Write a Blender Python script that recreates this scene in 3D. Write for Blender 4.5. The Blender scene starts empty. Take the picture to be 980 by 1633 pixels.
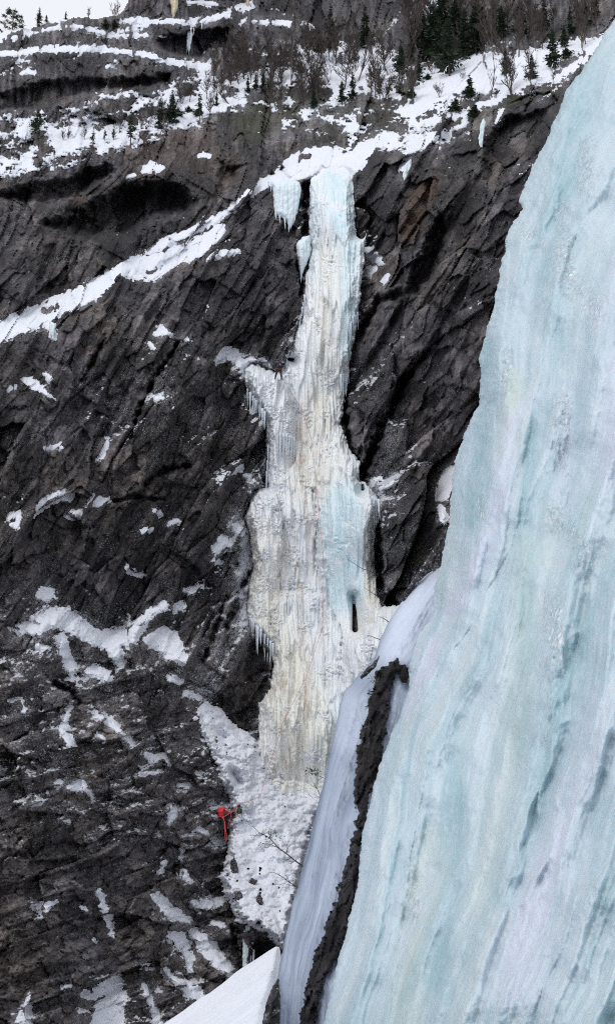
import bpy, math, random
import numpy as np
from mathutils import Vector, Matrix

# ------------------------------------------------------------------ camera, sky, sun, exposure
scene = bpy.context.scene
W, H, F = 980.0, 1633.0, 2000.0
PITCH = math.radians(14.0)
cam_d = bpy.data.cameras.new("camera")
cam = bpy.data.objects.new("camera", cam_d)
scene.collection.objects.link(cam)
cam.location = (0, 0, 0)
cam.rotation_euler = (math.radians(90) + PITCH, 0, 0)
cam_d.sensor_fit = 'VERTICAL'
cam_d.sensor_height = 24.0
cam_d.lens = 24.0 * F / H
cam_d.clip_start = 0.1
cam_d.clip_end = 3000
scene.camera = cam

SUN_EL, SUN_AZ = math.radians(52), math.radians(215)      # azimuth clockwise from +Y: behind left of the camera
world = bpy.data.worlds.new("World")
scene.world = world
world.use_nodes = True
wn = world.node_tree.nodes
wl = world.node_tree.links
wn.clear()
w_out = wn.new('ShaderNodeOutputWorld')
w_bg = wn.new('ShaderNodeBackground')
w_sky = wn.new('ShaderNodeTexSky')
w_sky.sky_type = 'NISHITA'
w_sky.sun_disc = False
w_sky.sun_elevation = SUN_EL
w_sky.sun_rotation = SUN_AZ
w_sky.air_density = 1.0
w_sky.dust_density = 3.0
w_hsv = wn.new('ShaderNodeHueSaturation')
w_hsv.inputs['Saturation'].default_value = 0.30           # a high overcast: the blue is mostly gone
wl.new(w_sky.outputs[0], w_hsv.inputs['Color'])
w_tc = wn.new('ShaderNodeTexCoord')
w_cl = wn.new('ShaderNodeTexNoise')
w_cl.inputs['Scale'].default_value = 2.2
w_cl.inputs['Detail'].default_value = 4
wl.new(w_tc.outputs['Generated'], w_cl.inputs['Vector'])
w_rmp = wn.new('ShaderNodeValToRGB')                      # the cloud deck: pale grey to white
w_rmp.color_ramp.elements[0].position = 0.35
w_rmp.color_ramp.elements[0].color = (0.84, 0.89, 0.98, 1)
w_rmp.color_ramp.elements[1].position = 0.65
w_rmp.color_ramp.elements[1].color = (0.96, 0.985, 1.04, 1)
wl.new(w_cl.outputs['Fac'], w_rmp.inputs[0])
w_mul = wn.new('ShaderNodeVectorMath')
w_mul.operation = 'SCALE'
w_mul.inputs['Scale'].default_value = 8.6
wl.new(w_rmp.outputs[0], w_mul.inputs[0])
w_mix = wn.new('ShaderNodeMix')
w_mix.data_type = 'RGBA'
w_mix.inputs[0].default_value = 0.88                      # cloud cover
wl.new(w_hsv.outputs[0], w_mix.inputs[6])
wl.new(w_mul.outputs[0], w_mix.inputs[7])
wl.new(w_mix.outputs[2], w_bg.inputs['Color'])
w_bg.inputs['Strength'].default_value = 0.15
wl.new(w_bg.outputs[0], w_out.inputs[0])

sun_d = bpy.data.lights.new("sun", 'SUN')
sun_d.energy = 1.25
sun_d.angle = math.radians(24)
sun_d.color = (1.0, 0.97, 0.93)
sun = bpy.data.objects.new("sun", sun_d)
scene.collection.objects.link(sun)
sd = Vector((math.sin(SUN_AZ) * math.cos(SUN_EL), math.cos(SUN_AZ) * math.cos(SUN_EL), math.sin(SUN_EL)))
sun.rotation_euler = (-sd).to_track_quat('-Z', 'Y').to_euler()

scene.view_settings.view_transform = 'Standard'
scene.view_settings.look = 'None'
scene.view_settings.exposure = -0.36
scene.view_settings.gamma = 1.0
scene.render.engine = 'CYCLES'
scene.cycles.max_bounces = 5
scene.cycles.diffuse_bounces = 3
scene.cycles.use_denoising = False
scene.cycles.filter_width = 1.1
scene.cycles.denoising_prefilter = 'ACCURATE'

# ------------------------------------------------------------------ numeric helpers
f4 = np.float32
CP, SP = math.cos(PITCH), math.sin(PITCH)


def hsh(ix, iy, seed):
    h = (ix.astype(np.int64) * 374761393 + iy.astype(np.int64) * 668265263 + seed * 974634777) & 0xffffffff
    h = ((h ^ (h >> 13)) * 1274126177) & 0xffffffff
    h = ((h ^ (h >> 16)) * 2246822519) & 0xffffffff
    h = h ^ (h >> 15)
    return ((h & 0xffffff).astype(f4)) / f4(0xffffff)


def perlin(x, y, seed=0):
    x = np.asarray(x, f4); y = np.asarray(y, f4)
    ix = np.floor(x); iy = np.floor(y)
    fx = x - ix; fy = y - iy
    ix = ix.astype(np.int32); iy = iy.astype(np.int32)
    u = fx * fx * fx * (fx * (fx * 6 - 15) + 10)
    v = fy * fy * fy * (fy * (fy * 6 - 15) + 10)

    def g(dx, dy):
        a = hsh(ix + dx, iy + dy, seed) * f4(2 * math.pi)
        return np.cos(a) * (fx - dx) + np.sin(a) * (fy - dy)
    a = g(0, 0); b = g(1, 0); c = g(0, 1); d = g(1, 1)
    return ((a + (b - a) * u) * (1 - v) + (c + (d - c) * u) * v) * f4(1.45)


def fbm(x, y, octv=4, seed=0, gain=0.5, lac=2.03):
    s = 0; a = 1.0; t = 0
    for o in range(octv):
        s = s + a * perlin(x * lac ** o + 17.3 * o, y * lac ** o - 9.1 * o, seed + o * 7)
        t += a; a *= gain
    return s / t * f4(1.3)


def facets(x, y, seed=0, tilt=1.0, off=0.5):
    """fractured blocks: every cell is a randomly tilted plane. returns height, cell value, crack distance"""
    x = np.asarray(x, f4); y = np.asarray(y, f4)
    ix = np.floor(x).astype(np.int32); iy = np.floor(y).astype(np.int32)
    b1 = np.full(x.shape, 1e9, f4); b2 = np.full(x.shape, 1e9, f4)
    hh = np.zeros(x.shape, f4); cid = np.zeros(x.shape, f4)
    for dx in (-1, 0, 1):
        for dy in (-1, 0, 1):
            cx = ix + dx; cy = iy + dy
            qx = x - (cx + hsh(cx, cy, seed)); qy = y - (cy + hsh(cx, cy, seed + 11))
            d = np.abs(qx) * 0.6 + np.abs(qy) * 0.6 + np.sqrt(qx * qx + qy * qy) * 0.5
            near = d < b1
            b2 = np.where(near, b1, np.minimum(b2, d))
            b1 = np.where(near, d, b1)
            h = (hsh(cx, cy, seed + 23) - 0.5) * 2 * off + tilt * ((hsh(cx, cy, seed + 37) - 0.5) * 2 * qx + (hsh(cx, cy, seed + 41) - 0.5) * 2 * qy)
            hh = np.where(near, h, hh)
            cid = np.where(near, hsh(cx, cy, seed + 53), cid)
    return hh, cid, b2 - b1


def lobes(x, y, seed=0):
    """rounded hanging lobes, 0..1"""
    x = np.asarray(x, f4); y = np.asarray(y, f4)
    ix = np.floor(x).astype(np.int32); iy = np.floor(y).astype(np.int32)
    best = np.full(x.shape, -9, f4)
    for dx in (-1, 0, 1):
        for dy in (-1, 0, 1):
            cx = ix + dx; cy = iy + dy
            qx = x - (cx + hsh(cx, cy, seed)); qy = y - (cy + hsh(cx, cy, seed + 11))
            h = 1.0 - (qx * qx + qy * qy) * 1.3 + (hsh(cx, cy, seed + 5) - 0.5) * 0.7
            best = np.maximum(best, h)
    return np.clip(best, -0.4, 1.4)


def sstep(a, b, x):
    t = np.clip((x - a) / (b - a), 0, 1)
    return t * t * (3 - 2 * t)


def blur(a, r, axis):
    r = int(r)
    if r < 1:
        return a
    for _ in range(2):
        pad = [(0, 0), (0, 0)]; pad[axis] = (r + 1, r)
        c = np.cumsum(np.pad(a.astype(np.float64), pad, mode='edge'), axis=axis)
        n = a.shape[axis]
        if axis == 0:
            a = (c[2 * r + 1:2 * r + 1 + n] - c[:n]) / (2 * r + 1)
        else:
            a = (c[:, 2 * r + 1:2 * r + 1 + n] - c[:, :n]) / (2 * r + 1)
    return a.astype(f4)


def blur2(a, rx, ry):
    return blur(blur(a, rx, 1), ry, 0)


def poly_sdf(px, py, pts):
    """signed distance in px, negative inside"""
    d2 = np.full(px.shape, 1e12, f4); ins = np.zeros(px.shape, bool)
    n = len(pts)
    for i in range(n):
        ax, ay = pts[i]; bx, by = pts[(i + 1) % n]
        ex, ey = bx - ax, by - ay
        l2 = ex * ex + ey * ey + 1e-9
        t = np.clip(((px - ax) * ex + (py - ay) * ey) / l2, 0, 1)
        dx = px - ax - t * ex; dy = py - ay - t * ey
        d2 = np.minimum(d2, dx * dx + dy * dy)
        if ay != by:
            c = ((ay > py) != (by > py)) & (px < ex * (py - ay) / (by - ay) + ax)
            ins ^= c
    d = np.sqrt(d2)
    return np.where(ins, -d, d)


def stroke_sdf(px, py, pts):
    """pts (x, y, half width)"""
    best = np.full(px.shape, 1e9, f4)
    if len(pts) == 1:
        x, y, w = pts[0]
        return np.hypot(px - x, (py - y) * 1.25) - w
    for i in range(len(pts) - 1):
        ax, ay, aw = pts[i]; bx, by, bw = pts[i + 1]
        ex, ey = bx - ax, by - ay
        t = np.clip(((px - ax) * ex + (py - ay) * ey) / (ex * ex + ey * ey + 1e-9), 0, 1)
        best = np.minimum(best, np.hypot(px - ax - t * ex, py - ay - t * ey) - (aw + (bw - aw) * t))
    return best


def ray(px, py):
    x = (px - W / 2) / F; y = (H / 2 - py) / F
    return x, CP - y * SP, SP + y * CP


def unproject(px, py, Y):
    x, dy, dz = ray(np.asarray(px, np.float64), np.asarray(py, np.float64))
    t = Y / dy
    return np.stack([x * t, Y + 0 * x, dz * t], -1)


def rbf(ctrl):
    c = np.array(ctrl, np.float64)
    p = c[:, :2] / 400.0
    d = np.hypot(p[:, None, 0] - p[None, :, 0], p[:, None, 1] - p[None, :, 1])
    n = len(c)
    A = np.zeros((n + 3, n + 3)); A[:n, :n] = d + np.eye(n) * 1e-3
    A[:n, n] = 1; A[:n, n + 1:] = p; A[n, :n] = 1; A[n + 1:, :n] = p.T
    s = np.linalg.solve(A, np.r_[c[:, 2], 0, 0, 0])

    def ev(px, py):
        X = np.asarray(px, f4) / 400; Yp = np.asarray(py, f4) / 400
        r = (s[n] + s[n + 1] * X + s[n + 2] * Yp).astype(f4)
        for i in range(n):
            r += f4(s[i]) * np.hypot(X - f4(p[i, 0]), Yp - f4(p[i, 1]))
        return r
    return ev


# ------------------------------------------------------------------ object helpers
col = scene.collection


def link(o, parent=None):
    col.objects.link(o)
    if parent is not None:
        o.parent = parent
    return o


def tag(o, label=None, cat=None, group=None, kind=None):
    if label: o['label'] = label
    if cat: o['category'] = cat
    if group: o['group'] = group
    if kind: o['kind'] = kind
    return o


def mesh_from(name, verts, faces, mat, parent=None, smooth=True, attrs=None):
    me = bpy.data.meshes.new(name)
    verts = np.asarray(verts, np.float32); 
    if isinstance(faces, np.ndarray):
        nf, k = faces.shape
        me.vertices.add(len(verts)); me.vertices.foreach_set('co', verts.ravel())
        me.loops.add(nf * k); me.loops.foreach_set('vertex_index', faces.astype(np.int32).ravel())
        me.polygons.add(nf)
        me.polygons.foreach_set('loop_start', np.arange(0, nf * k, k, dtype=np.int32))
        me.update(calc_edges=True)
    else:
        me.from_pydata([tuple(v) for v in verts.tolist()], [], faces)
    if smooth:
        me.polygons.foreach_set('use_smooth', np.ones(len(me.polygons), bool))
    if attrs:
        for k, v in attrs.items():
            a = me.attributes.new(k, 'FLOAT', 'POINT')
            a.data.foreach_set('value', np.ascontiguousarray(v, np.float32).ravel())
    me.materials.append(mat)
    me.update()
    return link(bpy.data.objects.new(name, me), parent)


def sheet(name, PX, PY, Y, keep, mat, parent=None, smooth=True, attrs=None, local=False, sdf=None):
    """a surface sampled on a grid of view directions; every vertex sits at its own real depth Y"""
    if sdf is not None:
        sx = np.gradient(sdf, axis=1) / np.gradient(PX, axis=1); sy = np.gradient(sdf, axis=0) / np.gradient(PY, axis=0)
        g2 = np.maximum(sx * sx + sy * sy, 0.2); out = np.clip(sdf, 0, 4)
        PX = PX - sx * out / g2; PY = PY - sy * out / g2
    fk = keep[:-1, :-1] & keep[1:, :-1] & keep[:-1, 1:] & keep[1:, 1:]
    ny, nx = PX.shape
    idx = np.arange(ny * nx).reshape(ny, nx)
    q = np.stack([idx[1:, :-1][fk], idx[1:, 1:][fk], idx[:-1, 1:][fk], idx[:-1, :-1][fk]], -1)
    used = np.zeros(ny * nx, bool); used[q.ravel()] = True
    re = np.cumsum(used) - 1
    P = unproject(PX.ravel()[used], PY.ravel()[used], Y.ravel()[used].astype(np.float64))
    at = {k: v.ravel()[used] for k, v in (attrs or {}).items()}
    org = P.mean(0) if local else None
    if local:
        P = P - org
    o = mesh_from(name, P, re[q], mat, parent, smooth, at)
    if local:
        o.location = org
    return o


# ------------------------------------------------------------------ materials
class NT:
    def __init__(s, name):
        s.m = bpy.data.materials.new(name); s.m.use_nodes = True
        s.n = s.m.node_tree.nodes; s.l = s.m.node_tree.links
        s.b = s.n['Principled BSDF']; s.out = s.n['Material Output']
        s.tc = s.n.new('ShaderNodeTexCoord'); s.geo = None

    def inp(s, sock, v):
        if isinstance(v, bpy.types.NodeSocket): s.l.new(v, sock)
        elif v is not None: sock.default_value = v

    def attr(s, name):
        a = s.n.new('ShaderNodeAttribute'); a.attribute_name = name
        return a.outputs['Fac']

    def mapping(s, scale, rot=(0, 0, 0), src='Object'):
        m = s.n.new('ShaderNodeMapping'); s.l.new(s.tc.outputs[src], m.inputs[0])
        m.inputs['Scale'].default_value = scale; m.inputs['Rotation'].default_value = rot
        return m.outputs[0]

    def noise(s, scale, detail=4, rough=0.55, vec=None, dist=0.0):
        t = s.n.new('ShaderNodeTexNoise')
        s.inp(t.inputs['Vector'], vec if vec is not None else s.tc.outputs['Object'])
        t.inputs['Scale'].default_value = scale; t.inputs['Detail'].default_value = detail
        t.inputs['Roughness'].default_value = rough; t.inputs['Distortion'].default_value = dist
        return t.outputs['Fac']

    def vor(s, scale, vec=None, feat='F1', out='Distance'):
        t = s.n.new('ShaderNodeTexVoronoi'); t.feature = feat
        s.inp(t.inputs['Vector'], vec if vec is not None else s.tc.outputs['Object'])
        t.inputs['Scale'].default_value = scale
        return t.outputs[out]

    def ramp(s, v, stops):
        r = s.n.new('ShaderNodeValToRGB'); s.l.new(v, r.inputs[0])
        e = r.color_ramp.elements
        while len(e) < len(stops): e.new(0.5)
        for i, (p, c) in enumerate(stops):
            e[i].position = p
            e[i].color = (c[0], c[1], c[2], 1) if not isinstance(c, (int, float)) else (c, c, c, 1)
        return r.outputs[0]

    def math(s, op, a, b=None, clamp=False):
        m = s.n.new('ShaderNodeMath'); m.operation = op; m.use_clamp = clamp
        s.inp(m.inputs[0], a)
        if b is not None: s.inp(m.inputs[1], b)
        return m.outputs[0]

    def mix(s, f, a, b):
        m = s.n.new('ShaderNodeMix'); m.data_type = 'RGBA'
        s.inp(m.inputs[0], f)
        for k, v in ((6, a), (7, b)):
            if isinstance(v, tuple): v = (v[0], v[1], v[2], 1)
            s.inp(m.inputs[k], v)
        return m.outputs[2]

    def bump(s, h, strength, dist, normal=None):
        b = s.n.new('ShaderNodeBump'); s.l.new(h, b.inputs['Height'])
        b.inputs['Strength'].default_value = strength; b.inputs['Distance'].default_value = dist
        if normal is not None: s.l.new(normal, b.inputs['Normal'])
        return b.outputs[0]

    def set(s, **kw):
        for k, v in kw.items():
            k = k.replace('_', ' ')
            if isinstance(v, tuple) and len(v) == 3 and k.endswith('Color'): v = (*v, 1)
            s.inp(s.b.inputs[k], v)
        return s.m


def plain(name, c, rough=0.7, var=0.25, scale=8.0):
    t = NT(name)
    n = t.noise(scale, 3)
    t.set(Base_Color=t.mix(n, tuple(x * (1 - var) for x in c), tuple(min(1, x * (1 + var)) for x in c)), Roughness=rough)
    return t.m


SNOW = (0.78, 0.80, 0.86)


def make_rock():
    t = NT("rock_mat")
    tone = t.attr('tone'); snow = t.attr('snow'); rust = t.attr('rust'); moss = t.attr('moss'); darken = t.attr('darken')
    n1 = t.noise(1.6, 7, 0.65); n2 = t.noise(9.0, 5, 0.7)
    v = t.math('ADD', t.math('MULTIPLY', n1, 0.55), t.math('MULTIPLY', n2, 0.45))
    v = t.math('ADD', v, t.math('SUBTRACT', tone, 0.5))
    c = t.ramp(v, [(0.26, (0.012, 0.011, 0.013)), (0.43, (0.034, 0.032, 0.0335)), (0.55, (0.096, 0.089, 0.090)), (0.74, (0.29, 0.275, 0.27))])
    hue = t.ramp(t.noise(0.16, 5, 0.6), [(0.36, 0.0), (0.62, 1.0)])
    tint = t.mix(hue, (1.10, 1.0, 0.92), (0.97, 0.95, 1.06))
    mm = t.n.new('ShaderNodeMix'); mm.data_type = 'RGBA'; mm.blend_type = 'MULTIPLY'; mm.inputs[0].default_value = 1.0
    t.l.new(c, mm.inputs[6]); t.l.new(tint, mm.inputs[7]); c = mm.outputs[2]
    c = t.mix(t.math('MULTIPLY', rust, t.math('ADD', n1, 0.2), True), c, (0.14, 0.082, 0.05))
    c = t.mix(darken, c, (0.012, 0.012, 0.014))
    c = t.mix(t.math('MULTIPLY', moss, t.ramp(n2, [(0.4, 0.0), (0.55, 1.0)]), True), c, (0.045, 0.048, 0.014))
    c = t.mix(t.ramp(snow, [(0.35, 0.0), (0.6, 1.0)]), c, SNOW)
    fr = t.attr('frost')
    fs_ = t.math('ADD', t.noise(13.0, 4, 0.7), t.math('MULTIPLY', t.math('SUBTRACT', fr, 0.5), 0.24))
    c = t.mix(t.math('MULTIPLY', t.ramp(fs_, [(0.60, 0.0), (0.68, 1.0)]), 0.75), c, (0.62, 0.63, 0.68))
    h = t.math('ADD', t.noise(5.0, 8, 0.72), t.math('MULTIPLY', t.vor(3.0), 0.4))
    t.set(Base_Color=c, Roughness=0.72, Specular_IOR_Level=0.35, Normal=t.bump(h, 0.9, 0.3))
    return t.m


def make_snow(name="snow_mat", sc=1.0):
    t = NT(name)
    n = t.noise(2.2 * sc, 5, 0.6); d = t.noise(14 * sc, 4, 0.6)
    h = t.math('ADD', n, t.math('MULTIPLY', d, 0.35))
    c = t.mix(t.noise(0.7 * sc, 3), (0.76, 0.785, 0.86), (0.84, 0.855, 0.91))
    t.set(Base_Color=c, Roughness=0.75, Specular_IOR_Level=0.2, Normal=t.bump(h, 0.7, 0.18 / sc))
    return t.m


def make_fall_ice():
    t = NT("waterfall_ice_mat")
    st = t.attr('stain'); gr = t.attr('green'); bl = t.attr('blue'); sn = t.attr('snow')
    vs = t.mapping((1, 1, 0.10))
    n = t.noise(1.5, 7, 0.66, vs, 0.3); n2 = t.noise(7, 5, 0.66, vs); n3 = t.noise(2.5, 6, 0.68)
    c = t.mix(t.ramp(n, [(0.32, 0.0), (0.62, 1.0)]), (0.79, 0.84, 0.89), (0.92, 0.935, 0.95))
    c = t.mix(t.math('MULTIPLY', bl, t.ramp(n, [(0.3, 0.3), (0.6, 1.0)]), True), c, (0.60, 0.80, 0.87))
    c = t.mix(t.math('MULTIPLY', gr, t.ramp(n3, [(0.25, 0.3), (0.65, 1.0)]), True), c, (0.88, 0.87, 0.76))
    sf = t.math('ADD', t.math('MULTIPLY', n, 0.5), t.math('MULTIPLY', n2, 0.5))
    sf = t.math('MULTIPLY', st, t.ramp(sf, [(0.40, 0.0), (0.62, 1.0)]), True)
    c = t.mix(sf, c, (0.44, 0.34, 0.23))
    c = t.mix(t.math('MULTIPLY', sn, t.ramp(n3, [(0.3, 0.4), (0.6, 1.0)]), True), c, (0.86, 0.88, 0.92))
    h = t.math('ADD', t.math('MULTIPLY', n3, 0.9), t.math('MULTIPLY', n2, 1.0))
    t.set(Base_Color=c, Roughness=0.45, Specular_IOR_Level=0.45, Normal=t.bump(h, 0.7, 0.13))
    return t.m


def make_fore_ice():
    t = NT("near_ice_mat")
    u = t.attr('flow_u'); v = t.attr('flow_v'); milky = t.attr('milky'); gr = t.attr('green'); cr = t.attr('crystal'); teal_shade = t.attr('teal_shade')
    cx = t.n.new('ShaderNodeCombineXYZ')
    t.inp(cx.inputs[0], u); t.inp(cx.inputs[1], v)
    fl = cx.outputs[0]
    s1 = t.noise(0.9, 7, 0.62, fl, 0.6)
    m2 = t.n.new('ShaderNodeMapping'); t.l.new(fl, m2.inputs[0]); m2.inputs['Scale'].default_value = (1.8, 4.0, 1)
    s2 = t.noise(1.0, 7, 0.68, m2.outputs[0], 0.8)
    grain = t.noise(16, 5, 0.75)
    fine = t.noise(5, 7, 0.7)
    c = t.mix(t.ramp(s1, [(0.34, 0.0), (0.66, 1.0)]), (0.43, 0.57, 0.63), (0.63, 0.725, 0.775))
    c = t.mix(teal_shade, c, (0.32, 0.50, 0.55))  # teal shadow tone of the folds, painted into the ice colour
    c = t.mix(t.math('MULTIPLY', t.ramp(s2, [(0.46, 0.0), (0.7, 1.0)]), 0.4), c, (0.66, 0.735, 0.80))
    c = t.mix(t.math('MULTIPLY', gr, t.ramp(s1, [(0.3, 0.4), (0.6, 1.0)]), True), c, (0.56, 0.635, 0.54))
    c = t.mix(milky, c, (0.655, 0.69, 0.80))
    c = t.mix(t.math('MULTIPLY', t.ramp(grain, [(0.35, 1.0), (0.55, 0.0)]), 0.08), c, (0.30, 0.42, 0.47))
    c = t.mix(t.math('MULTIPLY', t.ramp(fine, [(0.5, 0.0), (0.7, 1.0)]), 0.35), c, (0.72, 0.78, 0.85))
    crm = t.math('MULTIPLY', cr, t.ramp(t.noise(3.6, 6, 0.75), [(0.48, 0.0), (0.58, 1.0)]), True)
    crn = t.vor(11.0, t.mapping((1, 1, 0.6)))
    c = t.mix(t.math('MULTIPLY', crm, t.ramp(crn, [(0.2, 0.9), (0.6, 0.1)]), True), c, (0.90, 0.93, 0.97))
    h = t.math('ADD', t.math('MULTIPLY', s2, 0.45), t.math('MULTIPLY', fine, 0.7))
    h = t.math('ADD', h, t.math('MULTIPLY', grain, 0.12))
    h = t.math('ADD', h, t.math('MULTIPLY', t.math('MULTIPLY', crm, crn), 1.0))
    t.set(Base_Color=c, Roughness=0.24, Specular_IOR_Level=0.45, Subsurface_Weight=0.2,
          Subsurface_Radius=(0.2, 0.34, 0.42), Normal=t.bump(h, 0.6, 0.12))
    t.b.inputs['Subsurface Scale'].default_value = 0.3
    return t.m


def make_grey_ice():
    t = NT("grey_ice_mat")
    u = t.attr('flow_u'); v = t.attr('flow_v'); milky = t.attr('milky')
    cx = t.n.new('ShaderNodeCombineXYZ'); t.inp(cx.inputs[0], u); t.inp(cx.inputs[1], v)
    s1 = t.noise(1.3, 6, 0.6, cx.outputs[0], 0.35)
    m2 = t.n.new('ShaderNodeMapping'); t.l.new(cx.outputs[0], m2.inputs[0]); m2.inputs['Scale'].default_value = (4.0, 1.2, 1)
    s2 = t.noise(1.0, 5, 0.65, m2.outputs[0], 0.5)
    c = t.mix(t.ramp(s1, [(0.34, 0.0), (0.66, 1.0)]), (0.20, 0.245, 0.33), (0.40, 0.46, 0.57))
    c = t.mix(t.math('MULTIPLY', t.ramp(s2, [(0.28, 1.0), (0.45, 0.0)]), 0.75), c, (0.10, 0.12, 0.165))
    c = t.mix(milky, c, (0.60, 0.65, 0.77))
    h = t.math('ADD', s2, t.math('MULTIPLY', t.noise(10, 5, 0.7), 0.3))
    t.set(Base_Color=c, Roughness=0.3, Specular_IOR_Level=0.5, Normal=t.bump(h, 0.4, 0.08))
    return t.m


ROCK = make_rock()
SNOWM = make_snow()
FALL = make_fall_ice()
NEAR = make_fore_ice()
GREY = make_grey_ice()

# ------------------------------------------------------------------ the cliff
STEP = 1.6


def axis_pts(lo, a, b, hi, fine, coarse):
    return np.concatenate([np.arange(lo, a, coarse), np.arange(a, b, fine), np.arange(b, hi, coarse)]).astype(f4)


XS = axis_pts(-500, -16, 985, 1500, STEP, 8)
YS = axis_pts(-300, -16, 1645, 1950, STEP, 8)
PX, PY = np.meshgrid(XS, YS)
NY, NX = PX.shape

cliff_base = rbf([
    (-500, 1900, 44), (-100, 1750, 52), (0, 1600, 57), (200, 1600, 63), (400, 1600, 70), (600, 1700, 72), (900, 1700, 70),
    (0, 1200, 63), (200, 1200, 71), (400, 1250, 79), (0, 900, 70), (200, 900, 77), (380, 900, 86),
    (0, 600, 79), (200, 600, 84), (400, 600, 91), (0, 450, 86), (200, 430, 92), (350, 360, 97),
    (0, 340, 97), (200, 320, 101), (0, 250, 102), (0, 130, 112), (200, 180, 110), (0, 60, 120), (200, 60, 124), (200, -100, 134), (0, -100, 132),
    (400, 60, 131), (400, 170, 118), (300, 0, 134), (500, 1300, 81), (500, 1000, 87), (500, 700, 92), (500, 400, 98), (500, 260, 101),
    (560, 620, 93), (600, 900, 85), (700, 560, 79), (790, 330, 77), (640, 330, 89), (870, 180, 80), (700, 850, 71), (620, 980, 79),
    (600, 150, 114), (800, 110, 100), (900, 80, 96), (700, 20, 136), (520, 0, 140), (850, 0, 116), (980, 0, 110), (1400, 300, 70), (1400, 1500, 60), (800, 1300, 66), (700, -250, 175), (0, -300, 150)])

# every snow patch on the cliff: label, group, amplitude of the ragged edge, polygons / strokes in photo directions
PATCH = []


def patch(label, strokes=(), polys=(), amp=3.0, thick=6.0, group=None, holes=(), name="snow_patch", bias=0):
    PATCH.append(dict(bias=bias, label=label, strokes=strokes, polys=polys, amp=amp, thick=thick, group=group, holes=holes, name=name))


patch("long thin snow band along the highest ledge below the skyline at upper left",
      [[(-60, 72, 3), (0, 67, 3), (24, 60, 4), (61, 50, 3.5), (98, 42, 3), (132, 43, 3), (157, 50, 4), (171, 55, 3), (190, 57, 3), (235, 56, 3)]], amp=1.5, thick=3)
patch("thick curved snow band on the second ledge above the dark streaked wall at upper left",
      [[(-60, 88, 3), (0, 86, 4), (25, 85, 4), (60, 80, 5), (80, 78, 6), (120, 79, 5), (155, 77, 6), (180, 81, 4), (215, 84, 4), (230, 87, 4), (260, 95, 5), (290, 101, 6), (330, 107, 7)]], amp=2, thick=4)
patch("upper of the two small snow scraps below the curved band at the left edge", [[(20, 99, 1.5), (33, 96, 3), (46, 98, 2)]], amp=1, thick=2.5)
patch("lower of the two small snow scraps on the dark streaked wall at the left edge", [[(34, 118, 3), (45, 114, 4), (56, 117, 3)]], amp=1, thick=2.5)
patch("tiny slanting snow scrap high on the dark streaked wall", [[(171, 107, 2), (180, 101, 4), (187, 97, 2)]], amp=1, thick=2.5)
patch("snow strip on the ledge under the topmost crags left of the hanging icicles",
      [[(196, 34, 3), (220, 33, 6), (245, 35, 3), (270, 34, 4), (300, 36, 5), (326, 34, 4), (350, 26, 5), (372, 18, 5), (400, 8, 5)], [(205, 44, 3), (235, 40, 3)], [(190, 50, 2), (225, 47, 3)]], amp=2.5, thick=3.5)
patch("small snow scrap on the topmost crag at the upper edge", [[(298, 5, 2), (320, 3, 3), (350, 8, 3)]], amp=1, thick=2)
patch("narrow snow strip below the grey crag face at top centre", [[(388, 34, 2), (412, 34, 2), (422, 36, 4), (456, 36, 5), (470, 38, 3), (495, 44, 3)]], amp=1.5, thick=3)
patch("broad tree dotted snow shelf above the brown cliff at left",
      polys=[[(-80, 190), (0, 182), (40, 186), (75, 181), (100, 173), (138, 166), (152, 155), (168, 150), (205, 149), (222, 156), (255, 142), (300, 122), (330, 108), (352, 125), (362, 150), (395, 160), (392, 172), (358, 178),
              (330, 195), (300, 206), (262, 220), (215, 234), (170, 246), (120, 262), (62, 276), (0, 286), (-80, 300)]], amp=19, thick=5, bias=3, name="snow_shelf",
      holes=[[(78, 191, 4), (120, 184, 6), (150, 172, 7), (200, 168, 9), (214, 158, 6)], [(160, 197, 6), (185, 189, 7), (215, 192, 4)], [(225, 185, 7), (245, 178, 9), (262, 188, 4)], [(0, 205, 5), (15, 203, 6)], [(55, 222, 4), (72, 218, 3)], [(0, 245, 8), (25, 242, 8), (40, 238, 4)],
             [(60, 258, 4), (75, 238, 5), (66, 232, 3)], [(90, 258, 4), (125, 252, 6), (150, 245, 4)], [(-30, 225, 4), (20, 224, 4)], [(288, 143, 4), (310, 138, 5)], [(235, 216, 3), (262, 213, 3)]])
patch("snowy floor of the bare woodland above the frozen waterfall",
      polys=[[(350, 128), (385, 112), (430, 105), (432, 80), (455, 74), (490, 72), (510, 80), (545, 66), (590, 62), (615, 72), (640, 90), (660, 110), (628, 140), (640, 158), (605, 175), (580, 190), (560, 175), (590, 210), (560, 228), (545, 205), (500, 190), (445, 206), (455, 190), (480, 180), (470, 168), (440, 175), (400, 165), (372, 155)]],
      amp=20, thick=4, bias=4, name="snow_shelf", holes=[[(480, 158, 9), (515, 150, 10)], [(405, 155, 10), (450, 150, 9), (475, 140, 6)], [(575, 160, 11), (600, 170, 9)], [(520, 180, 7), (560, 178, 6)], [(430, 90, 5), (470, 98, 4)]])
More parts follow.
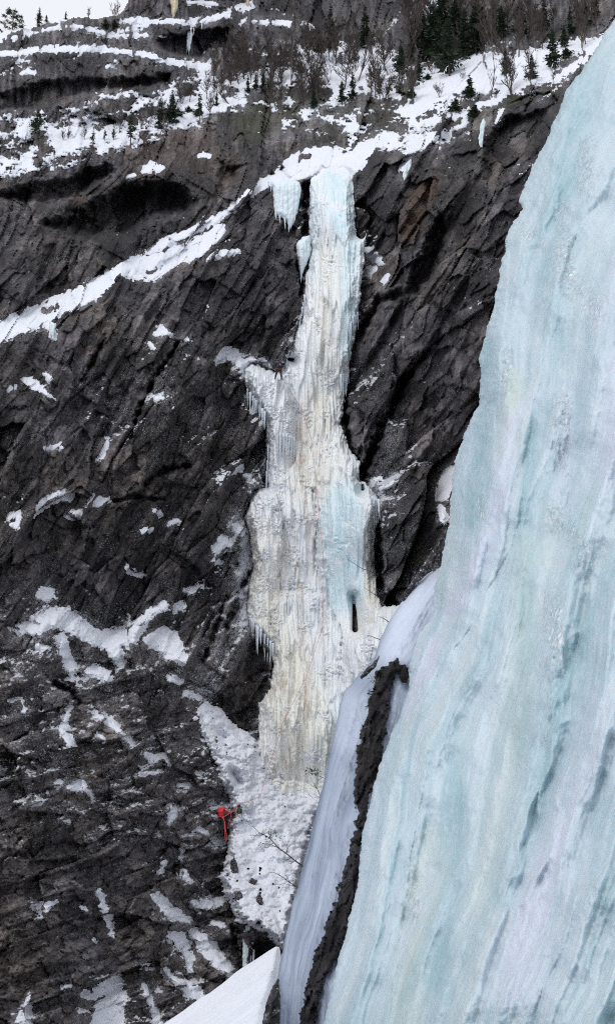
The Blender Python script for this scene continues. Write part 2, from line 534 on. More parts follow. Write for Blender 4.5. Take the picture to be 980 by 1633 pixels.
patch("bright open snow slope with dark spruces above the right hand rock buttress",
      polys=[[(598, 232), (612, 205), (640, 175), (655, 158), (650, 140), (672, 108), (700, 92), (760, 82), (820, 84), (870, 68), (930, 62), (975, 50), (960, 75), (905, 118), (880, 138), (830, 145), (800, 160), (765, 175), (735, 205), (700, 232), (676, 240), (640, 258), (650, 235), (612, 240)]],
      amp=13, thick=6, name="snow_shelf",
      holes=[[(640, 142, 6), (668, 133, 5)], [(615, 205, 8), (640, 198, 9)], [(640, 215, 6), (700, 203, 7), (735, 190, 5)], [(740, 165, 5), (790, 150, 4)], [(665, 190, 4), (700, 176, 5)], [(880, 118, 3), (910, 96, 4), (925, 86, 3)], [(720, 160, 4), (750, 150, 5)]])
patch("slanting snow ramp across the lip where the frozen waterfall begins",
      polys=[[(372, 326), (392, 306), (412, 288), (440, 272), (462, 250), (485, 238), (520, 233), (556, 238), (585, 226), (606, 212), (596, 238), (575, 268), (560, 280), (545, 276), (520, 276), (496, 286), (470, 292), (438, 294), (412, 306), (392, 318)]], amp=3, thick=9, name="snow_shelf",
      holes=[[(478, 252, 3), (492, 249, 4)], [(550, 242, 3), (560, 240, 4)]])
patch("widest part of the slanting snow ledge below the dark overhang",
      [[(188, 430, 9), (215, 427, 19), (240, 429, 20), (270, 415, 17), (300, 400, 17), (330, 384, 13), (350, 368, 10)]], amp=4, thick=7, name="snow_ledge", holes=[[(236, 437, 3), (250, 430, 3)]])
patch("thin upper snow strip parallel to the slanting ledge below the dark overhang",
      [[(236, 404, 4), (262, 390, 8), (290, 377, 7), (320, 362, 6), (345, 350, 7), (362, 338, 4), (385, 320, 5)]], amp=3, thick=5, name="snow_ledge")
patch("lower snow ledge running out to the left edge of the cliff",
      [[(-100, 565, 16), (0, 528, 17), (35, 514, 16), (70, 500, 17), (100, 485, 15), (130, 472, 16), (160, 456, 14), (178, 440, 10)], [(75, 515, 8), (86, 535, 6)]], amp=5, thick=7, name="snow_ledge", holes=[[(72, 498, 5), (92, 490, 4)], [(45, 530, 3), (62, 525, 3)]])
patch("short snow tongue on the rock just right of the slanting ledge", [[(332, 414, 2), (350, 405, 6), (378, 401, 4)]], amp=1.5, thick=4)
patch("triangular snow scrap on the brown cliff below the tree dotted shelf", polys=[[(222, 275), (240, 257), (250, 262), (266, 268), (246, 277)]], amp=1.5, thick=4)
patch("small snow scrap beside the triangular one on the brown cliff", [[(204, 283, 2), (216, 280, 3)]], amp=1, thick=3)
patch("small snow dab on the brown cliff near the slanting boulder edges", [[(316, 249, 2), (324, 247, 4), (334, 249, 2)]], amp=1, thick=3)
patch("ragged snow clump high on the middle wall below the slanting ledge", [[(248, 534, 4), (258, 528, 8), (270, 533, 5)], [(238, 548, 4), (246, 556, 3)], [(292, 541, 3), (302, 544, 3)]], amp=3, thick=5)
patch("white snow perch left of the climber in navy",
      [[(343, 574, 6), (355, 566, 11), (372, 566, 9), (384, 580, 9), (395, 588, 9), (415, 592, 9), (436, 602, 5)], [(395, 575, 3), (420, 574, 4)]], amp=4, thick=6)
patch("snow scrap over dark moss on the middle wall", [[(240, 636, 4), (250, 632, 6), (258, 635, 4)]], amp=1.5, thick=4)
patch("snow dab with a trailing tail on the left of the middle wall", [[(38, 606, 4), (50, 610, 8), (62, 618, 6), (75, 628, 3), (90, 638, 2)], [(72, 597, 3), (78, 602, 5)], [(16, 620, 3), (24, 618, 3)]], amp=2.5, thick=5)
patch("pale frost streak below the mossy snow scrap", [[(170, 702, 4), (164, 722, 5), (158, 734, 3)]], amp=3, thick=3)
patch("flat frost smear left of the pale frost streak on the middle wall", [[(76, 717, 4), (98, 713, 5)]], amp=3, thick=3)
patch("snow scraps on the small ledge in the middle of the left wall",
      [[(50, 820, 4), (66, 808, 6), (80, 798, 7), (98, 788, 8), (112, 794, 6)], [(112, 822, 8), (126, 820, 6)], [(148, 801, 5), (160, 800, 7), (172, 796, 4)], [(16, 825, 5), (30, 822, 5)], [(18, 836, 4), (28, 834, 4)]], amp=3, thick=5)
patch("snow flecks on the dark rock right of the small ledge", [[(230, 846, 5), (242, 844, 4)], [(248, 815, 4), (255, 820, 3)], [(270, 835, 3), (282, 832, 4)]], amp=4, thick=3)
patch("grey crusted snow fleck alone on the bulging dark rock above the square patch", [[(205, 908, 5), (222, 915, 6)]], amp=4, thick=3)
patch("largest snow patch on the left wall, sagging between two rock shoulders",
      [[(36, 1003, 8), (60, 998, 16), (80, 985, 18), (105, 988, 20), (130, 1003, 16), (150, 1018, 14), (175, 1022, 14), (200, 1020, 14), (222, 1000, 9), (245, 975, 8), (262, 968, 8)], [(66, 950, 8), (80, 946, 10), (88, 955, 4)],
       [(98, 1020, 10), (104, 1045, 8), (115, 1068, 8)], [(182, 1035, 13), (192, 1058, 10)], [(142, 1072, 9), (160, 1074, 11), (176, 1080, 6)], [(62, 1032, 6), (74, 1036, 5)], [(272, 973, 5), (290, 966, 8)], [(300, 942, 6), (322, 932, 5)]],
      amp=6, thick=8, name="snow_patch")
patch("square snow patch right of the sagging one, above a mossy foot", [[(245, 1022, 15), (262, 1022, 22), (276, 1035, 18), (292, 1052, 10)], [(275, 1082, 8), (286, 1088, 5)], [(300, 1105, 6), (316, 1112, 5)]], amp=5, thick=7)
patch("narrow upright snow streak below the sagging patch", [[(112, 1128, 6), (104, 1150, 8), (100, 1165, 9), (112, 1182, 8)], [(36, 1118, 5), (40, 1132, 6)], [(50, 1115, 3)]], amp=5, thick=5)
patch("slanting row of snow dabs below the square patch", [[(138, 1128, 5), (155, 1140, 7), (175, 1150, 8), (192, 1166, 6), (205, 1178, 5), (216, 1192, 5)], [(155, 1172, 4), (168, 1180, 5)]], amp=5, thick=4)
patch("forked snow dab on the lower wall below the slanting row", [[(232, 1202, 6), (246, 1212, 8), (262, 1206, 4), (270, 1218, 6)], [(230, 1232, 4), (252, 1232, 5)]], amp=4, thick=5)
patch("pair of snow dabs on the lower left wall", [[(88, 1250, 6), (98, 1250, 7)], [(112, 1256, 8), (126, 1252, 14), (140, 1262, 7), (148, 1272, 4)]], amp=3, thick=5)
patch("thin snow smears left of the pair of dabs", [[(50, 1285, 4), (65, 1279, 6), (76, 1274, 3)], [(98, 1307, 4), (108, 1309, 4)], [(25, 1278, 3), (40, 1276, 3)]], amp=3, thick=3)
patch("upright snow dab left of the climber in red", [[(276, 1288, 7), (276, 1300, 9), (268, 1315, 4)], [(285, 1252, 4), (300, 1255, 6)], [(315, 1322, 6), (328, 1328, 5)], [(290, 1334, 3), (306, 1332, 5)]], amp=3, thick=5)
patch("stacked snow blocks the climber in red stands on", [[(336, 1288, 4), (352, 1286, 6), (374, 1286, 5)], [(338, 1300, 5), (346, 1303, 5)], [(344, 1340, 9), (354, 1338, 10), (362, 1344, 4)], [(340, 1315, 4)]], amp=2, thick=8)
patch("isolated ragged snow splash on the lower left wall", [[(50, 1440, 6), (66, 1450, 11), (78, 1444, 7), (88, 1440, 5)], [(64, 1465, 5)]], amp=5, thick=4)
patch("tall broken snow drip on the lower wall", [[(158, 1422, 7), (165, 1440, 9), (172, 1462, 9), (176, 1480, 7), (180, 1496, 4)], [(130, 1445, 5), (140, 1455, 4)], [(152, 1500, 6)]], amp=7, thick=3)
patch("slanting snow splash above the boulders at the foot of the wall", [[(244, 1425, 7), (256, 1435, 11), (268, 1452, 12), (285, 1460, 10), (302, 1472, 8)], [(262, 1378, 7), (256, 1392, 5)], [(290, 1355, 6), (290, 1366, 5)], [(295, 1390, 6), (300, 1404, 4)]], amp=5, thick=6)
patch("broad broken snow streak among the boulders at the foot of the wall",
      [[(275, 1492, 8), (290, 1500, 14), (300, 1525, 10), (305, 1545, 8)], [(265, 1548, 8), (285, 1570, 10), (310, 1582, 14), (330, 1600, 8)], [(228, 1538, 6), (236, 1540, 4)], [(253, 1580, 5)]], amp=7, thick=6)
patch("snow covered gully floor curving between dark boulders at the foot of the wall",
      [[(310, 1440, 8), (330, 1440, 12), (350, 1440, 10)], [(312, 1492, 12), (330, 1510, 16), (352, 1535, 14), (368, 1552, 10), (378, 1560, 4)], [(340, 1470, 6), (362, 1478, 6)]], amp=6, thick=7)
patch("round topped snow mound at the bottom edge of the cliff", [[(160, 1580, 12), (182, 1572, 20), (188, 1590, 18), (172, 1615, 26), (168, 1680, 40)], [(135, 1588, 9), (148, 1590, 8)], [(128, 1614, 5), (140, 1612, 4)]], amp=5, thick=8, holes=[[(200, 1575, 4)]])
patch("snow wedge at the bottom left corner of the cliff", [[(48, 1588, 5), (42, 1605, 10), (36, 1640, 16)], [(20, 1617, 5)]], amp=4, thick=5)
patch("thin slanting snow streak beside the mound at the bottom edge", [[(229, 1572, 5), (238, 1590, 6), (246, 1612, 7), (258, 1640, 7)]], amp=3, thick=4)
patch("tiny snow dab between the wedge and the mound at the bottom", [[(100, 1575, 5), (112, 1572, 5)]], amp=3, thick=4)
patch("frosted snow cap on the small rock nose left of the ice", [[(345, 878, 8), (356, 866, 12), (368, 872, 6)], [(342, 895, 6)]], amp=4, thick=7)
patch("crusted snow flecks on the rock left of the yellowish ice",
      [[(352, 762, 6), (368, 755, 5), (380, 746, 7)], [(396, 758, 6), (402, 766, 5)], [(376, 840, 7), (390, 850, 10), (395, 880, 9), (388, 905, 8), (380, 925, 6)], [(392, 945, 10), (396, 965, 9)]], amp=8, thick=4)
patch("small snow nest on the right flank of the upper ice column", [[(583, 402, 8), (596, 408, 8), (606, 418, 6)], [(588, 432, 7), (598, 430, 5)], [(612, 450, 5), (618, 440, 3)]], amp=3, thick=6)
patch("white snow plaster beside the thin ice streak on the left of the buttress", [[(640, 270, 4), (648, 262, 4), (652, 252, 3)]], amp=2, thick=3)
patch("drooping snow scrap under the lip of the buttress right of the blue ice glaze", [[(800, 178, 4), (798, 188, 4), (793, 200, 3)]], amp=2, thick=3)
patch("frosty white streaks where the buttress meets the bulging ice", [[(596, 792, 4), (612, 776, 8), (628, 764, 5)], [(590, 775, 3), (604, 762, 3)]], amp=6, thick=2.5)
patch("white snow lumps pinched between the buttress and the near ice", [[(705, 790, 10), (714, 768, 14), (718, 752, 10)], [(703, 812, 7), (706, 826, 8)]], amp=3, thick=14)
patch("snow cap on the skyline ledge at the far upper left", [[(14, 50, 4), (30, 47, 5), (44, 49, 4)], [(62, 37, 3), (80, 34, 3), (105, 31, 3)]], amp=1.2, thick=3)
patch("white snow gully at the top under the small frozen fall", [[(688, 14, 9), (692, 30, 14), (700, 45, 12), (690, 60, 8), (685, 75, 5)]], amp=7, thick=4)

FALLP = [(496, 284), (512, 272), (530, 266), (548, 266), (560, 274), (563, 300), (565, 335), (566, 375), (582, 388), (580, 405), (578, 440), (572, 480), (568, 520), (560, 560), (555, 604), (548, 640), (541, 676),
         (546, 690), (554, 712), (566, 726), (573, 742), (571, 765), (588, 776), (602, 792), (604, 820), (597, 842), (597, 900), (599, 948), (612, 968), (640, 965), (640, 1010), (600, 1075), (560, 1130), (545, 1230), (515, 1330), (480, 1440), (450, 1500),
         (436, 1450), (424, 1400), (412, 1350), (406, 1300), (402, 1262), (406, 1225), (412, 1170), (414, 1120), (431, 1098), (436, 1060), (430, 1030), (414, 1014), (398, 1000), (392, 960), (404, 900), (398, 850), (388, 826), (398, 800), (406, 782), (425, 776),
         (426, 740), (424, 700), (422, 672), (408, 650), (398, 628), (390, 606), (388, 588), (400, 579), (425, 588), (444, 592), (455, 576), (464, 560), (472, 530), (484, 505), (486, 460), (491, 420), (494, 370), (494, 320)]
APRON = [(306, 1142), (326, 1118), (350, 1132), (372, 1158), (398, 1172), (410, 1180), (424, 1215), (446, 1256), (480, 1268), (530, 1250), (500, 1330), (462, 1480), (452, 1515), (440, 1505), (424, 1488), (408, 1478), (395, 1475), (382, 1470), (372, 1450), (360, 1420), (352, 1400),
         (362, 1378), (362, 1350), (366, 1320), (372, 1290), (364, 1262), (352, 1240), (344, 1212), (326, 1180)]


def patch_sdf(p, px, py):
    s = np.full(px.shape, 1e6, f4)
    for st in p['strokes']:
        s = np.minimum(s, stroke_sdf(px, py, st))
    for po in p['polys']:
        s = np.minimum(s, poly_sdf(px, py, po))
    for ho in p['holes']:
        s = np.maximum(s, -stroke_sdf(px, py, ho))
    return s


def bbox(p):
    a = [(q[0], q[1], q[2]) for st in p['strokes'] for q in st] + [(q[0], q[1], 0) for po in p['polys'] for q in po]
    a = np.array(a); m = 14
    return (a[:, 0] - a[:, 2]).min() - m, (a[:, 1] - a[:, 2]).min() - m, (a[:, 0] + a[:, 2]).max() + m, (a[:, 1] + a[:, 2]).max() + m


def window(b):
    i0, i1 = np.searchsorted(XS, [b[0], b[2]]); j0, j1 = np.searchsorted(YS, [b[1], b[3]])
    return slice(max(j0 - 1, 0), j1 + 1), slice(max(i0 - 1, 0), i1 + 1)


SHELF = np.zeros(PX.shape, f4)           # where the wall steps back into a snow-holding shelf
for k, p in enumerate(PATCH):
    w = window(bbox(p)); p['win'] = w
    s = patch_sdf(p, PX[w], PY[w])
    n = fbm(PX[w] / 26, PY[w] / 13, 4, 300 + k) * 0.9 + fbm(PX[w] / 8, PY[w] / 5, 4, 500 + k, 0.75) * 0.85
    s = s + p['bias']
    p['m'] = -s + n * p['amp']
    if p['name'] == 'snow_patch' and float(PY[w].mean()) > 1090:
        p['m'] = p['m'] * 1.15 - 2.2
    SHELF[w] = np.maximum(SHELF[w], sstep(-3, 4, -s + n * p['amp']) * min(1, p['thick'] / 6))
apron_s = poly_sdf(PX, PY, APRON)
SHELF = np.maximum(SHELF, sstep(-4, 8, -apron_s) * 0.5)

# --- block structure of the rock, three kinds of cleavage
w_low = sstep(980, 1200, PY + (PX - 250) * -0.25) * (1 - sstep(420, 520, PX))
w_top = 1 - sstep(230, 330, PY + np.clip(PX - 500, 0, 400) * 0.55)
w_rib = sstep(530, 570, PX + fbm(PX / 60, PY / 60, 2, 15) * 20) * (1 - w_top) * (1 - w_low)
w_mid = np.clip(1 - w_low - w_top - w_rib, 0, 1)
wx = fbm(PX / 160, PY / 160, 2, 1) * 8; wy = fbm(PX / 160, PY / 160, 2, 2) * 8
HR = np.zeros(PX.shape, f4); TONE = np.zeros(PX.shape, f4); CRK = np.zeros(PX.shape, f4)


def rock_family(wt, ang, scales, seed, slab=(60, 0.5)):
    sel = wt > 0.01
    x = (PX + wx)[sel]; y = (PY + wy)[sel]
    a = math.radians(ang)
    al = x * math.cos(a) - y * math.sin(a); ac = x * math.sin(a) + y * math.cos(a)
    h = np.zeros(x.shape, f4); tn = np.zeros(x.shape, f4)
    for i, (sz, st, amp, tw) in enumerate(scales):
        jx = fbm(al / sz / 0.9, ac / sz / 0.9, 2, seed + 90 + i) * 0.05
        hh, cid, cr = facets(ac / sz + jx, al / (sz * st) + jx, seed + i * 13, 1.0, 0.55)
        h += hh * sz * amp - (1 - sstep(0.0, 0.10, cr)) * sz * 0.10 * amp * -1
        tn += (cid - 0.5) * tw
    # slabs: long parallel cleavage steps, each broken off at its own line
    for q, (sz, amp) in enumerate(((slab[0], slab[1]), (slab[0] * 0.37, slab[1] * 0.8))):
        ph = ac / sz + fbm(al / sz / 3.5, ac / sz / 1.5, 2, seed + 60 + q) * 0.3
        cell = np.floor(ph); fr = ph - cell
        am = 0.25 + hsh(cell.astype(np.int32), np.floor(al / sz / 3 + hsh(cell.astype(np.int32), 0 * cell.astype(np.int32), seed) * 5).astype(np.int32), seed + 66 + q)
        saw = np.where(fr < 0.9, fr / 0.9, (1 - fr) / 0.1)
        h -= saw * sz * amp * am
    h += fbm(ac / 10, al / 22, 2, seed + 71, 0.6) * 1.6 + np.abs(fbm(ac / 5, al / 10, 3, seed + 72, 0.7)) * -2.6
    HR[sel] += h * wt[sel]; TONE[sel] += tn * wt[sel]


rock_family(w_mid, 61, [(92, 2.3, 0.50, 0.10), (38, 2.6, 0.75, 0.16), (15, 2.2, 0.75, 0.14), (6.5, 1.8, 0.65, 0.10)], 1000, (64, 0.5))
rock_family(w_rib, 58, [(120, 2.2, 0.8, 0.16), (50, 2.6, 0.85, 0.22), (20, 2.2, 0.8, 0.18), (8, 1.8, 0.65, 0.14)], 4000, (80, 0.38))
rock_family(w_low, 18, [(80, 1.5, 0.50, 0.06), (30, 1.7, 0.75, 0.12), (13, 1.6, 0.85, 0.12), (6.0, 1.4, 0.8, 0.12)], 2000, (50, 0.35))
rock_family(w_top, 80, [(60, 2.0, 0.55, 0.08), (24, 2.4, 0.65, 0.12), (10, 2.4, 0.65, 0.12), (5, 1.8, 0.55, 0.1)], 3000, (40, 0.35))

# --- clefts, roofs and slabs that the photograph shows (photo directions, half width, depth in px units)
RECESS = np.zeros(PX.shape, f4)


def recess(kind, pts, depth, soft):
    s = poly_sdf(PX, PY, pts) if kind == 'p' else stroke_sdf(PX, PY, pts)
    global RECESS
    RECESS += 2.2 * depth * sstep(-1, soft, -s + (fbm(PX / 16, PY / 16, 3, int(abs(pts[0][0] * 3 + pts[0][1]))) * 6))


recess('p', [(-60, 310), (0, 303), (35, 292), (104, 281), (140, 262), (172, 258), (186, 270), (182, 286), (120, 322), (60, 336), (0, 322), (-60, 330)], 46, 20)
recess('p', [(40, 356), (70, 350), (112, 338), (150, 314), (195, 291), (243, 284), (288, 291), (323, 317), (305, 345), (270, 352), (243, 362), (208, 388), (139, 388), (73, 366)], 62, 24)
recess('p', [(345, 250), (392, 262), (372, 296), (352, 318), (340, 300)], 26, 14)
recess('p', [(640, 455), (668, 395), (699, 334), (726, 350), (708, 404), (692, 452), (671, 472), (612, 490), (566, 560), (552, 540), (600, 470)], 46, 16)
recess('p', [(768, 225), (800, 185), (882, 165), (868, 215), (835, 262), (790, 305), (765, 292)], 40, 14)
recess('s', [(572, 770, 9), (596, 712, 9), (622, 655, 8), (648, 600, 7), (684, 556, 5)], 44, 8)
recess('s', [(548, 600, 8), (548, 660, 9), (560, 720, 8), (584, 770, 9), (604, 860, 8), (604, 940, 12), (622, 965, 14)], 50, 10)
recess('p', [(478, 290), (496, 285), (494, 400), (484, 470), (476, 480), (470, 400), (480, 360)], 50, 9)
recess('s', [(206, 700, 4), (228, 640, 5), (256, 590, 5), (286, 545, 3)], 26, 6)
recess('s', [(130, 610, 3), (150, 570, 5), (168, 540, 4)], 26, 6)
recess('s', [(230, 770, 5), (262, 750, 8), (300, 742, 6)], 24, 7)
recess('s', [(182, 800, 4), (215, 792, 5), (260, 797, 4)], 18, 6)
recess('s', [(360, 1000, 6), (382, 950, 8), (398, 912, 5)], 30, 7)
recess('s', [(322, 1060, 4), (345, 1000, 6), (360, 950, 4)], 24, 7)
recess('p', [(392, 1020), (418, 1012), (436, 1050), (432, 1096), (418, 1150), (392, 1170), (372, 1140), (384, 1070)], 34, 14)
recess('p', [(0, 150), (60, 128), (130, 122), (210, 122), (280, 112), (272, 136), (200, 148), (150, 150), (100, 166), (40, 178), (0, 178)], 30, 12)
recess('p', [(242, 62), (300, 48), (372, 40), (372, 92), (330, 96), (260, 90)], 30, 10)
recess('p', [(352, 0), (360, -60), (620, -60), (660, 10), (640, 60), (600, 55), (540, 60), (500, 66), (470, 30), (390, 25)], 34, 12)
recess('s', [(86, 1090, 6), (110, 1100, 8), (128, 1120, 5)], 24, 8)
recess('s', [(372, 1480, 10), (382, 1510, 14), (384, 1540, 12)], 26, 10)
recess('p', [(400, 1500), (425, 1492), (450, 1512), (420, 1530), (404, 1540)], 26, 8)

# shelves: the wall steps back over each patch of snow, and the step is lost again higher up
acc = np.zeros(NX, f4); STEPB = np.zeros(PX.shape, f4)
sm = blur2(SHELF, 3, 1)
dy = np.diff(YS, append=YS[-1] + (YS[-1] - YS[-2]))
for j in range(NY - 1, -1, -1):
    acc = acc * f4(math.exp(-dy[j] / 70.0)) + sm[j] * f4(dy[j] * 1.6)
    STEPB[j] = acc
STEPB = blur2(STEPB, 9, 1)

BASE = cliff_base(PX, PY)
HPX = HR + RECESS + STEPB
LOWF = fbm(PX / 260, PY / 260, 3, 77) * 34
CY = BASE + (HPX + LOWF) * BASE / f4(F)

behind = 1 - sstep(-4, 5, poly_sdf(PX, PY, FALLP))
flat = blur2(STEPB, 14, 14) + 16
CY = CY + behind * (np.maximum(HPX + LOWF, flat) - HPX - LOWF) * BASE / f4(F)

# skyline of the plateau
SKY = [(-600, -500), (-600, 84), (-60, 74), (0, 62), (14, 54), (17, 47), (42, 45), (46, 50), (50, 44), (68, 38), (74, 33), (106, 31), (118, 27), (142, 27), (149, 30), (166, 27), (186, 24), (196, 16), (203, 4), (210, -12), (225, -60), (300, -120), (420, -400), (420, -500)]
sky_s = poly_sdf(PX, PY, SKY) + fbm(PX / 9, PY / 9, 3, 9) * 1.6
keep_c = sky_s > 0
roll = np.clip(1 - sky_s / 10, 0, 1)
CY = CY + (roll ** 2 * 34 * BASE / f4(F)).astype(f4)


def depth_at(px, py):
    i = np.clip(np.searchsorted(XS, px), 1, NX - 1); j = np.clip(np.searchsorted(YS, py), 1, NY - 1)
    return float(CY[j, i])


# dusting of snow on small up-facing steps, moss and rust stains
gy = -(np.gradient(HR, axis=0) / np.gradient(PY, axis=0))
up = np.clip(blur2(gy, 1, 1), -1.5, 1.5)


def zone(pts, soft, x=None, y=None):
    x = PX if x is None else x; y = PY if y is None else y
    s = stroke_sdf(x, y, pts) if len(pts[0]) == 3 else poly_sdf(x, y, pts)
    return sstep(-soft, soft, -s)


dust = 0.10 + 0 * PX
HALO = np.zeros(PX.shape, f4)
for p in PATCH:
    HALO[p['win']] = np.maximum(HALO[p['win']], sstep(-13, 0, p['m']))
dust += 0.12 * HALO
fd_ = poly_sdf(PX, PY, FALLP)
dust += (1 - sstep(0, 34, fd_)) * np.where(PX < 500, 0.30, 0.14)
dust += 0.34 * zone([(370, 860, 24), (385, 940, 26), (360, 1030, 34), (330, 1090, 30)], 30)
dust += 0.12 * zone([(330, 1420, 40), (300, 1500, 50), (270, 1580, 60)], 40)
dust += 0.16 * zone([(60, 1020, 80), (260, 1040, 60)], 50)
dust += 0.20 * zone([(620, 790, 34), (640, 720, 30), (600, 620, 30)], 40)
dust += 0.16 * zone([(640, 960, 40), (630, 870, 40)], 30)
dust += 0.08 * zone([(0, 0), (980, 0), (980, 120), (640, 250), (360, 190), (0, 290)], 20)
dust += 0.10 * zone([(250, 650, 90), (330, 690, 70)], 60)
dust += 0.16 * zone([(30, 1200, 120), (250, 1250, 130)], 80)
nd = fbm(PX / 8, PY / 5, 4, 41, 0.8) * 0.62 + fbm(PX / 60, PY / 50, 3, 43) * 0.35
A_SNOW = sstep(0.53, 0.70, dust + up * 0.22 + nd * 0.55)
A_MOSS = np.clip(zone([(664, 868, 12), (662, 890, 14)], 8) + zone([(248, 642, 10)], 5) + zone([(360, 580, 12)], 6) * 0.6 + zone([(0, 826, 10), (12, 826, 8)], 6) + zone([(285, 180, 14), (320, 178, 14)], 8) + zone([(400, 195, 30), (440, 180, 30)], 20)
                 + zone([(720, 205, 6), (760, 180, 7), (820, 158, 7), (885, 142, 5)], 6) * 1.0 + zone([(640, 150, 60), (520, 170, 60)], 30) * 0.5 + zone([(278, 1090, 6)], 4), 0, 1)
A_RUST = np.clip(zone([(650, 370, 16), (668, 320, 18), (690, 290, 10)], 14) * 0.9 + zone([(230, 245, 40), (300, 230, 30), (360, 270, 24)], 25) * 0.4 + zone([(130, 320, 10)], 8) * 0.8 + zone([(585, 500, 6)], 4) + zone([(132, 560, 10)], 8) * 0.6, 0, 1)
A_DARKEN = np.clip(zone([(60, 352), (150, 314), (195, 291), (288, 291), (323, 317), (243, 362), (208, 388), (139, 388), (73, 366)], 20) * sstep(-0.2, 0.5, fbm(PX / 14, PY / 120, 3, 61)) * 0.8  # near-black tone inside the overhang outline, broken into vertical streaks
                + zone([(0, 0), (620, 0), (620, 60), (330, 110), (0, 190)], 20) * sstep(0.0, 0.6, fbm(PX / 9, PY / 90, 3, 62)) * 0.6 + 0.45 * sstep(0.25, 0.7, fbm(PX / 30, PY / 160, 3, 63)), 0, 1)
A_TONE = 0.5 + TONE + fbm(PX / 80, PY / 60, 4, 51) * 0.15 + fbm(PX / 5, PY / 60, 2, 52) * w_top * 0.12
A_TONE += 0.06 * w_low - 0.02 * w_mid

A_FROST = np.clip(0.35 + dust * 1.3 + 0.35 * fbm(PX / 40, PY / 40, 3, 55), 0, 1.2)
cliff = sheet("cliff", PX, PY, CY, keep_c, ROCK, smooth=False, attrs=dict(tone=A_TONE, snow=A_SNOW, rust=A_RUST, moss=A_MOSS, darken=A_DARKEN, frost=A_FROST))
tag(cliff, kind='structure')

# --- the snow patches themselves: sheets that lie over the rock and let its knobs poke through near the edge
for k, p in enumerate(PATCH):
    w = p['win']; m = p['m']; x, y = PX[w], PY[w]
    rock = (CY[w] - BASE[w]) * f4(F) / BASE[w]
    low = blur2(rock, 3, 3)
    base = low * 0.62 + rock * 0.38
    t = np.where(m < 0, m * 1.1, np.minimum(m * 1.3, p['thick'] * 1.5 * (1 - np.exp(-m / p['thick']))) + 0.8)
    bum = fbm(x / 15, y / 8, 4, 700 + k) * 2.8 + fbm(x / 5, y / 4, 2, 800 + k) * 0.5
    Yp = BASE[w] + (base - t - bum * np.clip(m / 5, 0, 1)) * BASE[w] / f4(F)
    keep = (m > -4) & (sky_s[w] > -2)
    o = sheet(p['name'], x, y, Yp, keep, SNOWM, local=True)
    tag(o, p['label'], "snow patch", p['group'])

# ------------------------------------------------------------------ the frozen waterfall
FXS = np.arange(362, 664, 0.95).astype(f4); FYS = np.arange(246, 1530, 0.95).astype(f4)
fx, fy = np.meshgrid(FXS, FYS)
FBASE = cliff_base(fx, fy)
_st = blur2(STEPB, 14, 14)
_ix = np.searchsorted(XS, FXS).clip(0, NX - 1); _iy = np.searchsorted(YS, FYS).clip(0, NY - 1)
stepi = blur2(_st[np.ix_(_iy, _ix)], 3, 3)


def fzone(pts, soft):
    return zone(pts, soft, fx, fy)


spike = np.maximum(0, perlin(fx / 5.5, fx * 0, 5) * 16 + perlin(fx / 13, fx * 0 + 3, 6) * 12) * (1 - sstep(1010, 1060, fy))
ragged = fbm(fx / 9, fy / 22, 4, 21, 0.65) * 6.0
s0 = poly_sdf(fx, fy, FALLP)
s1 = poly_sdf(fx, fy - spike, FALLP)
fs = np.minimum(s0, s1 + 0.8) + ragged * 0.8
# the slot between the bulge and the right hand curtain, and a few dark windows in the ice
fs = np.maximum(fs, -(stroke_sdf(fx, fy, [(563, 952, 0.5), (565, 975, 3.2), (566, 1004, 4.5)])))
fs = np.maximum(fs, -(stroke_sdf(fx, fy, [(461, 573, 2.6), (466, 574, 2.8)])))
fs = np.maximum(fs, -(stroke_sdf(fx, fy, [(577, 760, 0.5), (578, 780, 2.5)])))

R0 = 30.0
dd = np.clip(-fs, 0, R0) / R0
prot = np.where(fs < 0, R0 * (1 - 0.6 * sstep(1180, 1320, fy)) * np.sqrt(1 - (1 - dd) ** 2), -fs * 3)
edge = np.clip(-fs / 12, 0, 1)


def bulge(pts, hgt, soft, seed=0):
    s = poly_sdf(fx, fy, pts) + fbm(fx / 14, fy / 20, 3, 900 + seed) * 5
    t = np.clip(-s / soft, 0, 1)
    y0 = min(q[1] for q in pts); y1 = max(q[1] for q in pts)
    return hgt * np.sqrt(1 - (1 - t) ** 2) * (1 - sstep(y0 + 0.35 * (y1 - y0), y1 - 2, fy))


# big forms: bulging right hand pillar, hollow above it, left apron, tiers with overhanging lips
big = bulge([(500, 752), (518, 742), (538, 742), (560, 758), (588, 776), (604, 796), (600, 1000), (560, 1010), (525, 1020), (512, 960), (502, 860)], 46, 34, 1)
big += bulge([(390, 800), (420, 776), (440, 790), (452, 830), (446, 960), (420, 1020), (392, 1000), (380, 900)], 30, 22, 2)
big += bulge([(390, 584), (448, 588), (466, 630), (474, 680), (462, 760), (430, 800), (418, 700)], 26, 18, 3)
big += bulge([(430, 960), (470, 938), (520, 950), (545, 1010), (540, 1100), (440, 1110)], 24, 18, 4)
big += bulge([(420, 1110), (450, 1080), (500, 1090), (530, 1140), (520, 1240), (430, 1240)], 22, 20, 5)
big += bulge([(410, 1260), (440, 1240), (500, 1250), (540, 1300), (500, 1450), (430, 1420)], 16, 40, 6)
big += bulge([(534, 690), (545, 682), (554, 706), (552, 760), (536, 760)], 16, 8, 7)
big += bulge([(497, 270), (560, 270), (566, 380), (560, 560), (530, 600), (500, 560), (492, 400)], 16, 30, 8)
big += bulge([(540, 1020), (600, 990), (640, 1000), (600, 1100), (545, 1130)], 26, 24, 9)
big += bulge([(436, 770), (470, 740), (500, 760), (506, 850), (490, 930), (450, 920)], 18, 16, 10)

